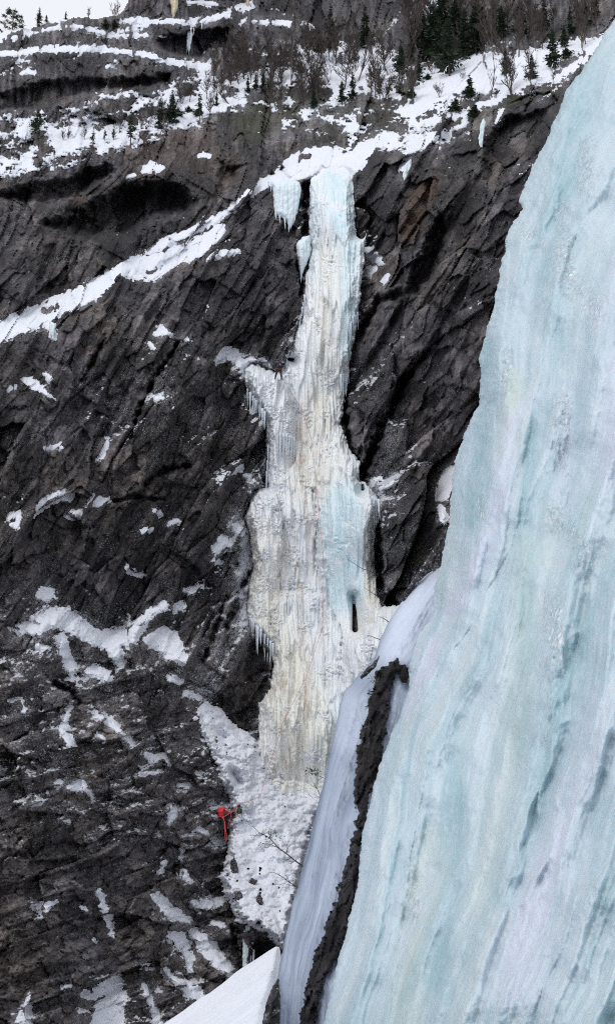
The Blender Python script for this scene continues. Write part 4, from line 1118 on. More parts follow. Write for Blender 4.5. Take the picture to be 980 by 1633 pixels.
# small rocks at the edges of the slab
def small_rock(label, poly, dep, seed, snowy=0.0):
    xs = [p[0] for p in poly]; ys = [p[1] for p in poly]
    gx, gy = np.meshgrid(np.arange(min(xs) - 5, max(xs) + 5, 1.1).astype(f4), np.arange(min(ys) - 5, max(ys) + 5, 1.1).astype(f4))
    s = poly_sdf(gx, gy, poly) + fbm(gx / 6, gy / 6, 3, seed) * 1.6
    h1, c1, _k = facets((gx + gy * 0.4) / 10, gy / 16, seed + 1, 1.0, 0.5)
    d = np.clip(-s, 0, 10) / 10
    pr = np.where(s < 0, 10 * np.sqrt(1 - (1 - d) ** 2), -s * 3) + h1 * 6 * np.clip(-s / 5, 0, 1)
    zz = np.zeros(gx.shape, f4)
    o = sheet("rock", gx, gy, dep - pr * dep / F, s < 1.7, ROCK, sdf=s, smooth=False, attrs=dict(tone=0.48 + (c1 - 0.5) * 0.2, snow=np.clip(sstep(0.3, 0.7, fbm(gx / 4, gy / 6, 3, seed + 3)) * snowy, 0, 1), rust=zz, moss=zz, darken=zz + 0.2, frost=zz + 0.7), local=True)
    return tag(o, label, "rock")


small_rock("thin dark rock sliver on the left edge of the grey ice slab", [(574, 1078), (584, 1066), (598, 1054), (604, 1046), (600, 1062), (588, 1074), (576, 1084)], 27.6, 601)
small_rock("dark rock at the bottom edge beside the grey ice slab", [(416, 1640), (424, 1600), (434, 1574), (444, 1560), (447, 1590), (446, 1640), (444, 1700), (406, 1700)], 15.0, 611)
for lab_, po_, sd_ in (("upright dark rock fin poking out of the snow apron below the climber in red", [(368, 1372), (374, 1366), (380, 1384), (382, 1404), (374, 1410), (368, 1398)], 641), ("small dark rock under the fin in the snow apron", [(374, 1424), (382, 1420), (388, 1430), (382, 1440), (374, 1436)], 651),
                       ("pointed dark rock in the middle of the snow apron", [(406, 1446), (411, 1424), (416, 1424), (420, 1440), (417, 1450), (409, 1452)], 661), ("flat dark rock chip left of the bare branches in the snow apron", [(394, 1408), (401, 1400), (410, 1404), (406, 1414), (398, 1414)], 671),
                       ("low dark rock at the left edge of the snow apron above the ice pillar", [(352, 1452), (364, 1446), (370, 1458), (364, 1470), (354, 1466)], 681)):
    cx_, cy_ = sum(q[0] for q in po_) / len(po_), sum(q[1] for q in po_) / len(po_)
    small_rock(lab_, po_, foot_depth(cx_, cy_) + 0.1, sd_, 0.35)
small_rock("dark streaky rock showing between the buttress and the near ice", [(684, 905), (694, 872), (706, 848), (720, 836), (716, 868), (704, 902), (690, 912)], 28.4, 621, 0.5)
small_rock("frosted rock edge below the mossy foot of the buttress", [(640, 950), (660, 920), (678, 895), (694, 870), (700, 856), (692, 896), (664, 934), (642, 962)], 29.2, 631, 0.9)

# ------------------------------------------------------------------ ground: snow slope in front of the cliff, valley snow
GXS = np.concatenate([np.linspace(-600, -20, 30), np.linspace(-18, 18, 420), np.linspace(20, 600, 30)])
GYS = np.concatenate([np.linspace(-600, -6, 30), np.linspace(-5, 45, 200), np.linspace(48, 900, 40)])
gx, gy = np.meshgrid(GXS, GYS)
xc = np.where(gy > 1, -0.47 - 0.0060 * gy, 0.0)
gz = -1.72 - 0.018 * gy + 0.66 * np.clip(np.minimum(gx, xc), -14, 3.0) - 8.0 * np.clip(gx - xc, 0, 1.6) * np.clip(gy / 6, 0, 1)
gz = gz + fbm(gx / 3, gy / 5, 4, 131) * 0.22 + fbm(gx / 1.2, gy / 1.4, 3, 132) * 0.03
drop = np.clip(gy - 30 - 0.5 * fbm(gx / 3, gy * 0, 2, 133), 0, None)
gz = gz - np.minimum(drop ** 2 * 0.06, 14)
gz = np.maximum(gz, -17 + fbm(gx / 30, gy / 30, 2, 134) * 0.6)
gz = np.where(np.abs(gx) > 30, -17, gz)
n0, n1 = gx.shape
ii = np.arange(n0 * n1).reshape(n0, n1)
gq = np.stack([ii[:-1, :-1], ii[:-1, 1:], ii[1:, 1:], ii[1:, :-1]], -1).reshape(-1, 4)
SLOPE = make_snow("snow_ground_mat", 0.8)
ground = mesh_from("snow_ground", np.stack([gx, gy, gz], -1).reshape(-1, 3), gq, SLOPE)
tag(ground, kind='structure')

# ------------------------------------------------------------------ trees
BARK = plain("bark_mat", (0.055, 0.045, 0.04), 0.85)
BIRCH = plain("birch_bark_mat", (0.16, 0.135, 0.12), 0.8, 0.4)
TWIG = plain("twig_mat", (0.060, 0.045, 0.040), 0.85)
NEEDLE = plain("needle_mat", (0.018, 0.034, 0.012), 0.75, 0.5, 3.0)
PINEN = plain("pine_needle_mat", (0.028, 0.042, 0.016), 0.75, 0.5, 3.0)


def bare_tree(seed, spread=0.5, stems=1, lean=0.0, dens=1.0, birch=False):
    rn = random.Random(seed); tv, tf, cv, cf = [], [], [], []

    def grow(p, d, L, r, lvl, v, f):
        n = 5 if lvl == 0 else 3
        pts, rad = [p], [r]
        q = Vector(p); dd = Vector(d)
        for i in range(n):
            dd = (dd + Vector((rn.gauss(0, 0.11), rn.gauss(0, 0.11), 0.05 + (0.04 if lvl else 0)))).normalized()
            q = q + dd * (L / n); pts.append(q.copy()); rad.append(r * (1 - 0.75 * (i + 1) / n) + 0.0012)
        tube(v, f, pts, rad, 4 if lvl < 2 else 3, False)
        if lvl >= 3: return
        kids = {0: int(20 * dens), 1: int(9 * dens), 2: 5}[lvl]
        for k in range(kids):
            t = rn.uniform(0.22 if lvl == 0 else 0.15, 1.0)
            i = min(int(t * n), n - 1); fr = t * n - i
            bp = pts[i].lerp(pts[i + 1], fr)
            a = rn.uniform(0, 6.28); o = Vector((math.cos(a), math.sin(a), 0))
            nd = (dd * (1 - spread) + o * spread * rn.uniform(0.7, 1.3) + Vector((0, 0, 0.25))).normalized()
            grow(bp, nd, L * rn.uniform(0.28, 0.45) * (1.15 - 0.5 * t), max(r * 0.5 * (1 - 0.5 * t), 0.0022), lvl + 1, cv, cf)
    for s in range(stems):
        a = rn.uniform(0, 6.28); k = 0.0 if stems == 1 else 0.28
        grow(Vector((math.cos(a) * 0.02 * k, math.sin(a) * 0.02 * k, -0.04)), Vector((math.cos(a) * k + lean, math.sin(a) * k, 1)).normalized(), rn.uniform(0.8, 0.95), 0.014 if stems == 1 else 0.010, 0, tv, tf)
    return (tv, tf, BIRCH if birch else BARK), (cv, cf, TWIG)


def spruce(seed, width=0.22, gap=0.12, droop=0.35, mat=None, rows=22):
    rn = random.Random(seed); tv, tf, cv, cf = [], [], [], []
    tube(tv, tf, [(0, 0, -0.05), (0, 0, 0.5), (0, 0, 0.98)], [0.016, 0.010, 0.002], 5)
    for i in range(rows):
        t = gap + (1 - gap) * (i / (rows - 1)) ** 0.95
        R = width * ((1 - t) ** 0.75) * rn.uniform(0.45, 1.3) * min(1, 0.55 + t * 2.2) + 0.012
        n = rn.randint(5, 8)
        a0 = rn.uniform(0, 6.28)
        for k in range(n):
            if rn.random() < 0.22: continue
            a = a0 + k * 6.283 / n + rn.uniform(-0.25, 0.25); r = R * rn.uniform(0.4, 1.35)
            d = Vector((math.cos(a), math.sin(a), 0)); s = Vector((-math.sin(a), math.cos(a), 0))
            m = 5
            for q in range(m):                         # sprays of needles along the branch
                u0 = q / m
                b = d * (r * u0) + Vector((0, 0, t - droop * r * u0 * u0 + 0.10 * r * u0))
                for sg in (-1, 1):
                    l = r * 0.46 * (1.05 - u0) + 0.010
                    tip = b + (d * 0.75 + s * sg * rn.uniform(0.4, 0.9)) * l + Vector((0, 0, rn.uniform(-0.45, 0.05) * l))
                    wv = (d * 0.4 - s * sg * 0.5) * l * 0.30 + Vector((0, 0, rn.uniform(-0.3, 0.3) * l))
                    i0 = len(cv); cv.extend([b, b + (tip - b) * 0.5 + wv, tip, b + (tip - b) * 0.5 - wv]); cf.append((i0, i0 + 1, i0 + 2, i0 + 3))
    return (tv, tf, BARK), (cv, cf, mat or NEEDLE)


def pine(seed, width=0.5, base=0.35):
    rn = random.Random(seed); tv, tf, cv, cf = [], [], [], []
    tube(tv, tf, [(0, 0, -0.05), (0.02, 0, 0.45), (0, 0.01, 0.92)], [0.026, 0.02, 0.006], 5)
    for i in range(34):
        t = rn.uniform(base, 1.0); a = rn.uniform(0, 6.28)
        R = width * math.sqrt(max(0.02, 1 - ((t - base - 0.2) / (1 - base)) ** 2)) * rn.uniform(0.35, 1.0)
        c = Vector((math.cos(a) * R, math.sin(a) * R, t * 0.95))
        tube(tv, tf, [(0, 0, t * 0.8), c * 0.6 + Vector((0, 0, t * 0.34)), c], [0.007, 0.005, 0.002], 3, False)
        for q in range(46):
            dv = Vector((rn.gauss(0, 1), rn.gauss(0, 1), rn.gauss(0, 0.6))); dv = dv.normalized() * rn.uniform(0.02, 0.10)
            b = c + dv * 0.4; s = dv.cross(Vector((rn.random(), rn.random(), rn.random()))).normalized() * 0.012
            i0 = len(cv); cv.extend([b - s, b + s, b + dv + s * 0.4, b + dv - s * 0.4]); cf.append((i0, i0 + 1, i0 + 2, i0 + 3))
    return (tv, tf, BARK), (cv, cf, PINEN)


def as_meshes(data, name):
    out = []
    for (v, f, m), part in zip(data, ('trunk', 'crown')):
        me = bpy.data.meshes.new(part)
        me.from_pydata([tuple(q) for q in v], [], f); me.materials.append(m); me.update()
        out.append(me)
    return name, out


PROTO = {}
for i in range(5): PROTO['bare%d' % i] = as_meshes(bare_tree(10 + i, 0.42 + 0.05 * i), 'bare_tree')
for i in range(3): PROTO['birch%d' % i] = as_meshes(bare_tree(20 + i, 0.36, dens=0.8, birch=True), 'birch_tree')
for i in range(3): PROTO['shrub%d' % i] = as_meshes(bare_tree(30 + i, 0.5, stems=4, dens=0.6), 'bare_shrub')
PROTO['lean'] = as_meshes(bare_tree(41, 0.45, lean=-0.75, dens=0.8), 'bare_tree')
PROTO['leanr'] = as_meshes(bare_tree(43, 0.45, lean=0.35, dens=0.5), 'bare_tree')
for i in range(4): PROTO['spruce%d' % i] = as_meshes(spruce(50 + i, 0.24 + 0.04 * i, 0.06 + 0.05 * i, 0.35, None, 18), 'spruce_tree')
for i in range(2): PROTO['thin%d' % i] = as_meshes(spruce(60 + i, 0.24, 0.30, 0.2, PINEN, 12), 'young_conifer')
PROTO['pine'] = as_meshes(pine(70), 'pine_tree')
PROTO['bush'] = as_meshes(spruce(75, 0.75, 0.02, 0.2, PINEN, 16), 'evergreen_bush')
TR = random.Random(99)


def plant(kind, px, py, hpx, label, cat, group=None, wide=1.0, Y=None):
    Y = Y or depth_at(px, py)
    P = unproject(px, py, Y); t = Y / ray(px, py)[1]
    s = hpx * t / F * 1.05
    name, ms = PROTO[kind]
    e = bpy.data.objects.new(name, None); e.empty_display_size = 0.2
    link(e); e.location = P; e.rotation_euler = (0, 0, TR.uniform(0, 6.28) if 'lean' not in kind else 0); e.scale = (s * wide, s * wide, s)
    for me, part in zip(ms, ('trunk', 'crown')):
        link(bpy.data.objects.new(part, me), e)
    return tag(e, label, cat, group)


# skyline and upper left
plant('pine', 20, 58, 42, "round crowned pine at the left edge of the skyline", "tree", Y=depth_at(20, 66) + 3)
plant('spruce0', 62, 42, 34, "tallest pointed spruce on the skyline", "tree", Y=depth_at(62, 50) + 2)
plant('spruce3', 74, 36, 14, "little spruce right beside the tallest one on the skyline", "tree", Y=depth_at(74, 44) + 2)
plant('spruce1', 105, 32, 16, "small lone spruce left of the tan ice hump on the skyline", "tree", Y=depth_at(105, 40) + 2)
plant('shrub0', 141, 30, 18, "bare spiky twigs standing right of the tan hump on the skyline", "shrub", Y=depth_at(141, 38) + 2)
plant('bush', 168, 46, 20, "dark evergreen bush on the highest ledge at the foot of the crag", "bush", wide=0.8)
plant('bush', 182, 46, 18, "dark evergreen bush touching the bare shrub below the crag", "bush", wide=0.9)
plant('shrub1', 184, 34, 32, "bare shrub against the sky at the foot of the topmost crag", "shrub")
plant('thin0', 87, 78, 9, "tiny seedling conifer on the curved snow band", "tree")
# tree dotted shelf
SH = [('thin0', 208, 234, 62, "slim young conifer standing alone at the lip of the snow shelf", 1.0), ('thin1', 59, 224, 54, "bushy young conifer near the left end of the snow shelf", 1.5),
      ('thin0', 148, 240, 42, "spindly sapling left of the slim conifer on the snow shelf", 0.8), ('thin1', 167, 226, 22, "smallest of the saplings left of the slim conifer", 1.2),
      ('thin0', 181, 226, 28, "leaning little sapling nearest the slim conifer on the snow shelf", 1.1), ('spruce0', 255, 206, 56, "narrow dark conifer at the right part of the snow shelf", 0.9),
      ('spruce2', 274, 200, 62, "taller dark conifer next to the narrow one on the snow shelf", 0.9), ('thin1', 318, 196, 52, "dark conifer at the right end of the snow shelf beside evergreen scrub", 1.0),
      ('thin0', 87, 250, 15, "knee high seedling near the lower edge of the snow shelf", 1.2)]
for k, x, y, h, lab, wd in SH: plant(k, x, y, h, lab, "tree", wide=wd)
plant('bush', 284, 186, 16, "evergreen scrub left of the dark conifer at the end of the snow shelf", "bush", wide=1.2)
plant('bush', 318, 186, 18, "evergreen scrub around the foot of the end conifer on the snow shelf", "bush", wide=1.2)
plant('bush', 58, 205, 18, "evergreen scrub under the rock step near the left end of the snow shelf", "bush", wide=1.0)
plant('bush', 300, 182, 15, "lowest evergreen scrub clump between two others on the snow shelf", "bush", wide=1.3)
for x, y, h in [(155, 193, 24), (190, 214, 44), (108, 224, 22), (225, 205, 28), (100, 228, 24), (240, 196, 38), (262, 190, 44), (290, 170, 46), (302, 165, 42), (330, 160, 46), (342, 158, 40), (20, 205, 20), (135, 226, 26), (335, 190, 44), (22, 276, 14), (352, 150, 44)]:
    plant(TR.choice(['bare0', 'bare2', 'shrub0', 'shrub1', 'shrub2']), x, y, h, "bare leafless sapling dotted over the snow shelf at left", "sapling", "bare saplings on the left snow shelf")
for x, y, lab, h in [(433, 280, "small evergreen seedling on the snow ramp left of the waterfall top", 12), (450, 275, "larger evergreen seedling on the snow ramp nearest the waterfall top", 15)]:
    plant('bush', x, y, h, lab, "seedling", wide=0.9)
plant('thin1', 257, 419, 10, "tiny dead sprig on the widest part of the slanting snow ledge", "seedling")
# central woodland
plant('birch0', 464, 136, 138, "tallest pale birch, a straight bare trunk rising above the central woodland", "tree", wide=0.45)
plant('spruce1', 527, 84, 84, "dark spruce against the grey crag left of centre of the woodland", "tree", wide=0.8)
plant('spruce2', 583, 82, 80, "dark spruce against the grey crag at the right of the central woodland", "tree", wide=0.8)
plant('spruce3', 508, 90, 50, "low dark spruce at the foot of the grey crag", "tree", wide=0.9)
plant('lean', 371, 172, 58, "dark bare trunk leaning far left at the left end of the woodland", "tree")
plant('leanr', 560, 150, 30, "crooked dark trunk bending right among the central woodland", "tree")
plant('birch1', 430, 208, 62, "slender bare trunk in front of the dark mossy step below the woodland", "tree", wide=0.4)
plant('birch1', 501, 233, 30, "left of two pale birch stems on the snow just above the waterfall", "tree", wide=0.7)
plant('birch2', 511, 234, 40, "right of two pale birch stems on the snow just above the waterfall", "tree", wide=0.7)
ta = random.Random(7)
n = 0
while n < 66:
    x = ta.uniform(335, 660); y = ta.uniform(92, 178)
    if y > 178 - abs(x - 520) * 0.02 or (x < 380 and y > 150) or (x < 345 and y < 105): continue
    plant(ta.choice(['bare0', 'bare1', 'bare2', 'bare3', 'bare4', 'birch2', 'shrub2']), x, y, ta.uniform(38, 84), "bare leafless tree in the crowded grey woodland above the frozen waterfall", "tree", "bare trees of the central woodland", wide=ta.uniform(0.8, 1.1)); n += 1
for x, y, h in [(345, 172, 30), (395, 150, 34), (420, 148, 36), (408, 145, 30), (500, 175, 40), (545, 168, 44), (562, 160, 50), (480, 120, 30), (640, 120, 60), (655, 100, 56), (432, 144, 34), (604, 150, 40)]:
    plant('spruce%d' % ta.randrange(4), x, y, h, "small dark spruce mixed among the bare trees of the central woodland", "tree", "small spruces of the central woodland", wide=0.9)
# right hand slope
plant('spruce3', 716, 122, 104, "biggest dark green spruce on the bright slope above the buttress", "tree", wide=0.95)
plant('spruce2', 700, 108, 92, "dark spruce just behind and left of the biggest one", "tree", wide=0.9)
plant('spruce1', 742, 96, 88, "dark spruce just behind and right of the biggest one", "tree", wide=1.1)
plant('spruce3', 883, 112, 72, "full dark spruce standing near the edge of the pale ice", "tree", wide=0.9)
plant('spruce2', 749, 158, 42, "young dense spruce in front of the biggest one on the bright slope", "tree", wide=1.2)
plant('bush', 727, 182, 30, "low dark conifer near the lip of the buttress", "bush", wide=0.9)
plant('bush', 757, 186, 24, "dark shrubby conifer on the mossy lip of the buttress", "bush", wide=1.0)
plant('bush', 657, 156, 20, "little dark bush at the left of the bright slope", "bush", wide=0.9)
plant('bush', 682, 128, 14, "tiny dark bush alone on the bright slope", "bush", wide=0.9)
plant('leanr', 780, 160, 76, "thin crooked bare trunk alone on the bright slope", "tree", wide=0.6)
plant('shrub0', 815, 152, 80, "many stemmed bare tree on the lip of the buttress", "tree", wide=0.9)
plant('bare1', 846, 145, 66, "bare tree with dark crown at the right end of the lip", "tree", wide=1.1)
plant('spruce1', 848, 128, 46, "short dark spruce behind the bare tree at the right end of the lip", "tree", wide=1.3)
plant('spruce0', 806, 120, 46, "short dark spruce behind the many stemmed bare tree", "tree", wide=1.4)
plant('bare3', 881, 132, 20, "small bare twig on the snow below the full dark spruce", "sapling")
plant('birch0', 853, 80, 84, "pale bare birch high on the right hand slope", "tree", wide=0.5)
plant('birch1', 786, 94, 86, "leaning pale birch right of the three dark spruces", "tree", wide=0.55)
plant('bush', 902, 92, 18, "dark log like scrub at the very edge of the pale ice", "bush", wide=1.4)
for x, y, h in [(690, 96, 96), (706, 84, 104), (728, 88, 100), (758, 84, 84), (664, 78, 60)]:
    plant('spruce%d' % ta.randrange(4), x, y, h, "tall dark green spruce in the dense clump behind the biggest one", "tree", "spruces in the dense clump on the right slope", wide=ta.uniform(0.9, 1.3))
n = 0
while n < 58:
    x = ta.uniform(650, 960); y = ta.uniform(30, 105)
    if y > 118 - (x - 650) * 0.12 or x > 985 - y * 0.55: continue
    plant(ta.choice(['bare0', 'bare1', 'bare2', 'bare3', 'bare4', 'birch2']), x, y, ta.uniform(44, 86), "bare leafless tree in the dense dark stand along the upper right", "tree", "bare trees of the right hand stand", wide=ta.uniform(0.8, 1.15)); n += 1
for x, y, h in [(770, 70, 66), (800, 62, 60), (830, 60, 64), (868, 50, 60), (910, 56, 50), (935, 44, 44), (676, 84, 70), (725, 60, 60), (760, 44, 50), (668, 130, 44), (900, 76, 40), (950, 30, 44)]:
    plant('spruce%d' % ta.randrange(4), x, y, h, "dark spruce half hidden among the bare trees of the upper right stand", "tree", "spruces of the right hand stand", wide=1.05)
for x, y, h in [(620, 128, 22), (630, 140, 26), (612, 112, 36), (600, 195, 30), (700, 156, 28), (735, 130, 22), (790, 158, 16), (690, 120, 30)]:
    plant(ta.choice(['shrub1', 'shrub2', 'bare4']), x, y, h, "bare little shrub on the left part of the bright slope", "shrub", "bare shrubs on the bright slope")
plant('shrub1', 703, 520, 26, "sparse bare shrub clinging to the dark buttress beside the pale ice", "shrub", wide=2.2)
plant('bush', 664, 890, 30, "green mossy tuft at the foot of the buttress", "bush", wide=0.35)

# ------------------------------------------------------------------ twigs that reach out past the grey ice slab
LEAF = plain("leaf_mat", (0.045, 0.06, 0.022), 0.7, 0.4)


def twigs(name, label, lines, Y, r0, leaves=(), seed=1, sub=0):
    rn = random.Random(seed); v, f = [], []
    org = Vector(unproject(lines[0][0][0], lines[0][0][1], Y))
    t = Y / 1.02 / F

    def pt(x, y, dz=0.0): return Vector(unproject(x, y, Y + dz)) - org
    for k, ln in enumerate(lines):
        w = r0 * (1.0 if k == 0 else 0.5) * t
        pts = []
        for i, (x, y) in enumerate(ln): pts.append(pt(x + (rn.uniform(-0.7, 0.7) if 0 < i < len(ln) - 1 else 0), y, rn.uniform(-0.03, 0.03)))
        tube(v, f, pts, [w * (1 - 0.75 * i / (len(pts) - 1)) for i in range(len(pts))], 5)
        for q in range(sub):
            i = rn.randrange(len(pts) - 1); b = pts[i].lerp(pts[i + 1], rn.random())
            L = rn.uniform(5, 14) * t; d = Vector((rn.gauss(-0.4, 0.7), rn.gauss(0, 0.5), rn.gauss(0.3, 0.6))).normalized()
            m = b + d * L * 0.5 + Vector((0, 0, rn.uniform(-0.1, 0.1) * L))
            tube(v, f, [b, m, b + d * L], [w * 0.45, w * 0.35, w * 0.2], 3, False)
    o = mesh_from(name, [tuple(q) for q in v], f, TWIG); o.location = org
    if leaves:
        lv, lf = [], []
        for (x, y, rx_, ry_, n_) in leaves:
            for q in range(n_):
                c = pt(x + rn.gauss(0, rx_), y + rn.gauss(0, ry_), rn.uniform(-0.06, 0.06))
                a = Vector((rn.gauss(0, 1), rn.gauss(0, 1), rn.gauss(0, 1))).normalized() * 1.7 * t; b = a.cross(Vector((rn.gauss(0, 1), rn.gauss(0, 1), 1))).normalized() * 0.9 * t
                i0 = len(lv); lv.extend([c - a, c + b, c + a, c - b]); lf.append((i0, i0 + 1, i0 + 2, i0 + 3))
        mesh_from('foliage', [tuple(q) for q in lv], lf, LEAF, o)
    return tag(o, label, "branch")


twigs("bare_branch", "largest bare branch reaching left from behind the grey ice slab",
      [[(484, 1382), (472, 1374), (456, 1361), (444, 1352), (436, 1344), (430, 1336), (420, 1331), (412, 1327), (404, 1319)], [(444, 1352), (432, 1347), (422, 1344), (414, 1348)], [(436, 1344), (426, 1352), (418, 1350)], [(456, 1361), (459, 1353), (457, 1347)], [(430, 1336), (428, 1326), (431, 1318)], [(420, 1331), (410, 1332), (398, 1333)],
       [(464, 1368), (456, 1372), (450, 1374)], [(470, 1373), (464, 1377), (458, 1378)]], 27.4, 1.25, [(433, 1329, 6, 5, 26), (443, 1336, 5, 4, 18), (418, 1349, 5, 4, 16)], 3, 5)
twigs("bare_branch", "small forked bare branch below the largest one beside the grey ice slab",
      [[(480, 1420), (472, 1414), (462, 1408), (452, 1400), (444, 1395), (436, 1391), (428, 1392)], [(462, 1408), (458, 1400), (454, 1393)], [(472, 1414), (462, 1411), (450, 1409), (444, 1413)], [(482, 1418), (464, 1416), (446, 1416)], [(474, 1414), (471, 1405), (468, 1400)]], 26.9, 0.9, (), 5, 4)
twigs("leafy_sprig", "thin twigs with a tuft of green leaves beside the top of the grey ice slab",
      [[(518, 1275), (511, 1270), (506, 1258), (500, 1249), (495, 1240)], [(516, 1282), (506, 1279), (496, 1271), (488, 1262)], [(506, 1258), (499, 1253), (488, 1247)], [(522, 1245), (514, 1240), (506, 1236), (496, 1232)], [(512, 1272), (506, 1270), (501, 1268)], [(514, 1240), (508, 1244), (503, 1250)]], 27.9, 0.8, [(496, 1229, 6, 3, 70), (504, 1233, 4, 3, 40)], 7, 1)
twigs("bare_branch", "two thin twigs crossing the bluish bulge of the waterfall", [[(600, 916), (590, 911), (577, 907), (563, 898), (555, 892), (551, 885)], [(600, 911), (590, 903), (580, 894), (575, 889), (573, 886)], [(583, 908), (577, 911), (573, 911)]], 84.0 * 0.94, 0.75, (), 9, 1)
twigs("bare_branch", "single short twig low on the right edge of the waterfall bulge", [[(604, 952), (597, 948), (589, 943), (581, 937)]], 79.0, 0.75, (), 11, 1)
twigs("bare_branch", "short twig sticking out of the snow at the foot of the waterfall bulge", [[(622, 994), (614, 988), (608, 985), (602, 983)]], 76.0, 0.9, (), 13, 0)
twigs("bare_branch", "short twig over the snow hump above the grey ice slab", [[(606, 1020), (598, 1017), (590, 1014), (584, 1013)]], 29.0, 0.8, (), 15, 1)
twigs("bare_branch", "leafy stub on the top of the dark rock rib", [[(602, 1082), (598, 1090), (593, 1094)], [(602, 1080), (596, 1080), (590, 1086)]], 27.2, 1.0, [(598, 1086, 4, 5, 50)], 17, 2)

# ------------------------------------------------------------------ the climbers
SKIN = plain("skin_mat", (0.45, 0.27, 0.2), 0.6, 0.05)
RED = plain("red_cloth_mat", (0.58, 0.012, 0.02), 0.6, 0.15)
NAVY = plain("navy_cloth_mat", (0.016, 0.022, 0.05), 0.65, 0.2)
BLACK = plain("black_cloth_mat", (0.010, 0.010, 0.012), 0.7, 0.2)
GREYP = plain("grey_helmet_mat", (0.14, 0.17, 0.18), 0.35, 0.1)
DARKP = plain("dark_helmet_mat", (0.03, 0.035, 0.045), 0.35, 0.1)
ORANGE = plain("orange_strap_mat", (0.55, 0.12, 0.05), 0.6, 0.1)
ROPER = plain("red_rope_mat", (0.75, 0.10, 0.10), 0.6, 0.1)
ROPEP = plain("pink_rope_mat", (0.60, 0.30, 0.33), 0.6, 0.1)
OLIVE = plain("olive_cloth_mat", (0.085, 0.062, 0.020), 0.7, 0.3)
STEEL = plain("steel_mat", (0.3, 0.3, 0.32), 0.3, 0.1)


def skinned(name, joints, bones, mat, parent, root=0, lv=2):
    """one continuous surface grown round a skeleton: joints (x, y, z, radius)"""
    me = bpy.data.meshes.new(name)
    me.from_pydata([j[:3] for j in joints], bones, []); me.update()
    o = link(bpy.data.objects.new(name, me), parent)
    me.materials.append(mat)
    md = o.modifiers.new("grow", 'SKIN'); md.use_smooth_shade = True
    for i, j in enumerate(joints):
        r = j[3]
        me.skin_vertices[0].data[i].radius = (r, r) if not isinstance(r, tuple) else r
    me.skin_vertices[0].data[root].use_root = True
    sb = o.modifiers.new("smooth", 'SUBSURF'); sb.levels = lv; sb.render_levels = lv
    return o


def blob(name, center, rad, mat, parent, cut=None, rot=0.0):
    v, f = [], []
    n, m = 14, 9
    for i in range(m + 1):
        th = math.pi * i / m
        if cut is not None: th = min(th, cut)
        for k in range(n):
            a = 2 * math.pi * k / n
            v.append((rad[0] * math.sin(th) * math.cos(a), rad[1] * math.sin(th) * math.sin(a), rad[2] * math.cos(th)))
    for i in range(m):
        for k in range(n):
            f.append((i * n + k, (i + 1) * n + k, (i + 1) * n + (k + 1) % n, i * n + (k + 1) % n))
    o = mesh_from(name, v, f, mat, parent)
    o.location = center; o.rotation_euler = (rot, 0, 0)
    return o


def hand_chain(J, B, wrist, wi, palm_dir, curl, sc=1.0):
    """palm and five fingers on the wrist joint wi"""
    w = Vector(wrist); d = Vector(palm_dir).normalized(); s = d.cross(Vector((0, 0, 1))).normalized() if abs(d.z) < 0.9 else Vector((1, 0, 0))
    c = Vector(curl).normalized()
    J.append((*(w + d * 0.05), 0.032)); pi = len(J) - 1; B.append((wi, pi))
    for q, (o_, l) in enumerate(((-0.03, 0.055), (-0.01, 0.065), (0.01, 0.062), (0.03, 0.05))):
        a = w + d * 0.085 + s * o_; b = a + d * l * 0.55; e = b + (d * 0.3 + c * 0.8) * l * 0.6
        J.append((*a, 0.011)); J.append((*b, 0.010)); J.append((*e, 0.008))
        k = len(J); B.extend([(pi, k - 3), (k - 3, k - 2), (k - 2, k - 1)])
    a = w + d * 0.03 - s * 0.04; b = a + (d * 0.6 - s * 0.5 + c * 0.4) * 0.045
    J.append((*a, 0.012)); J.append((*b, 0.010)); k = len(J); B.extend([(pi, k - 2), (k - 2, k - 1)])


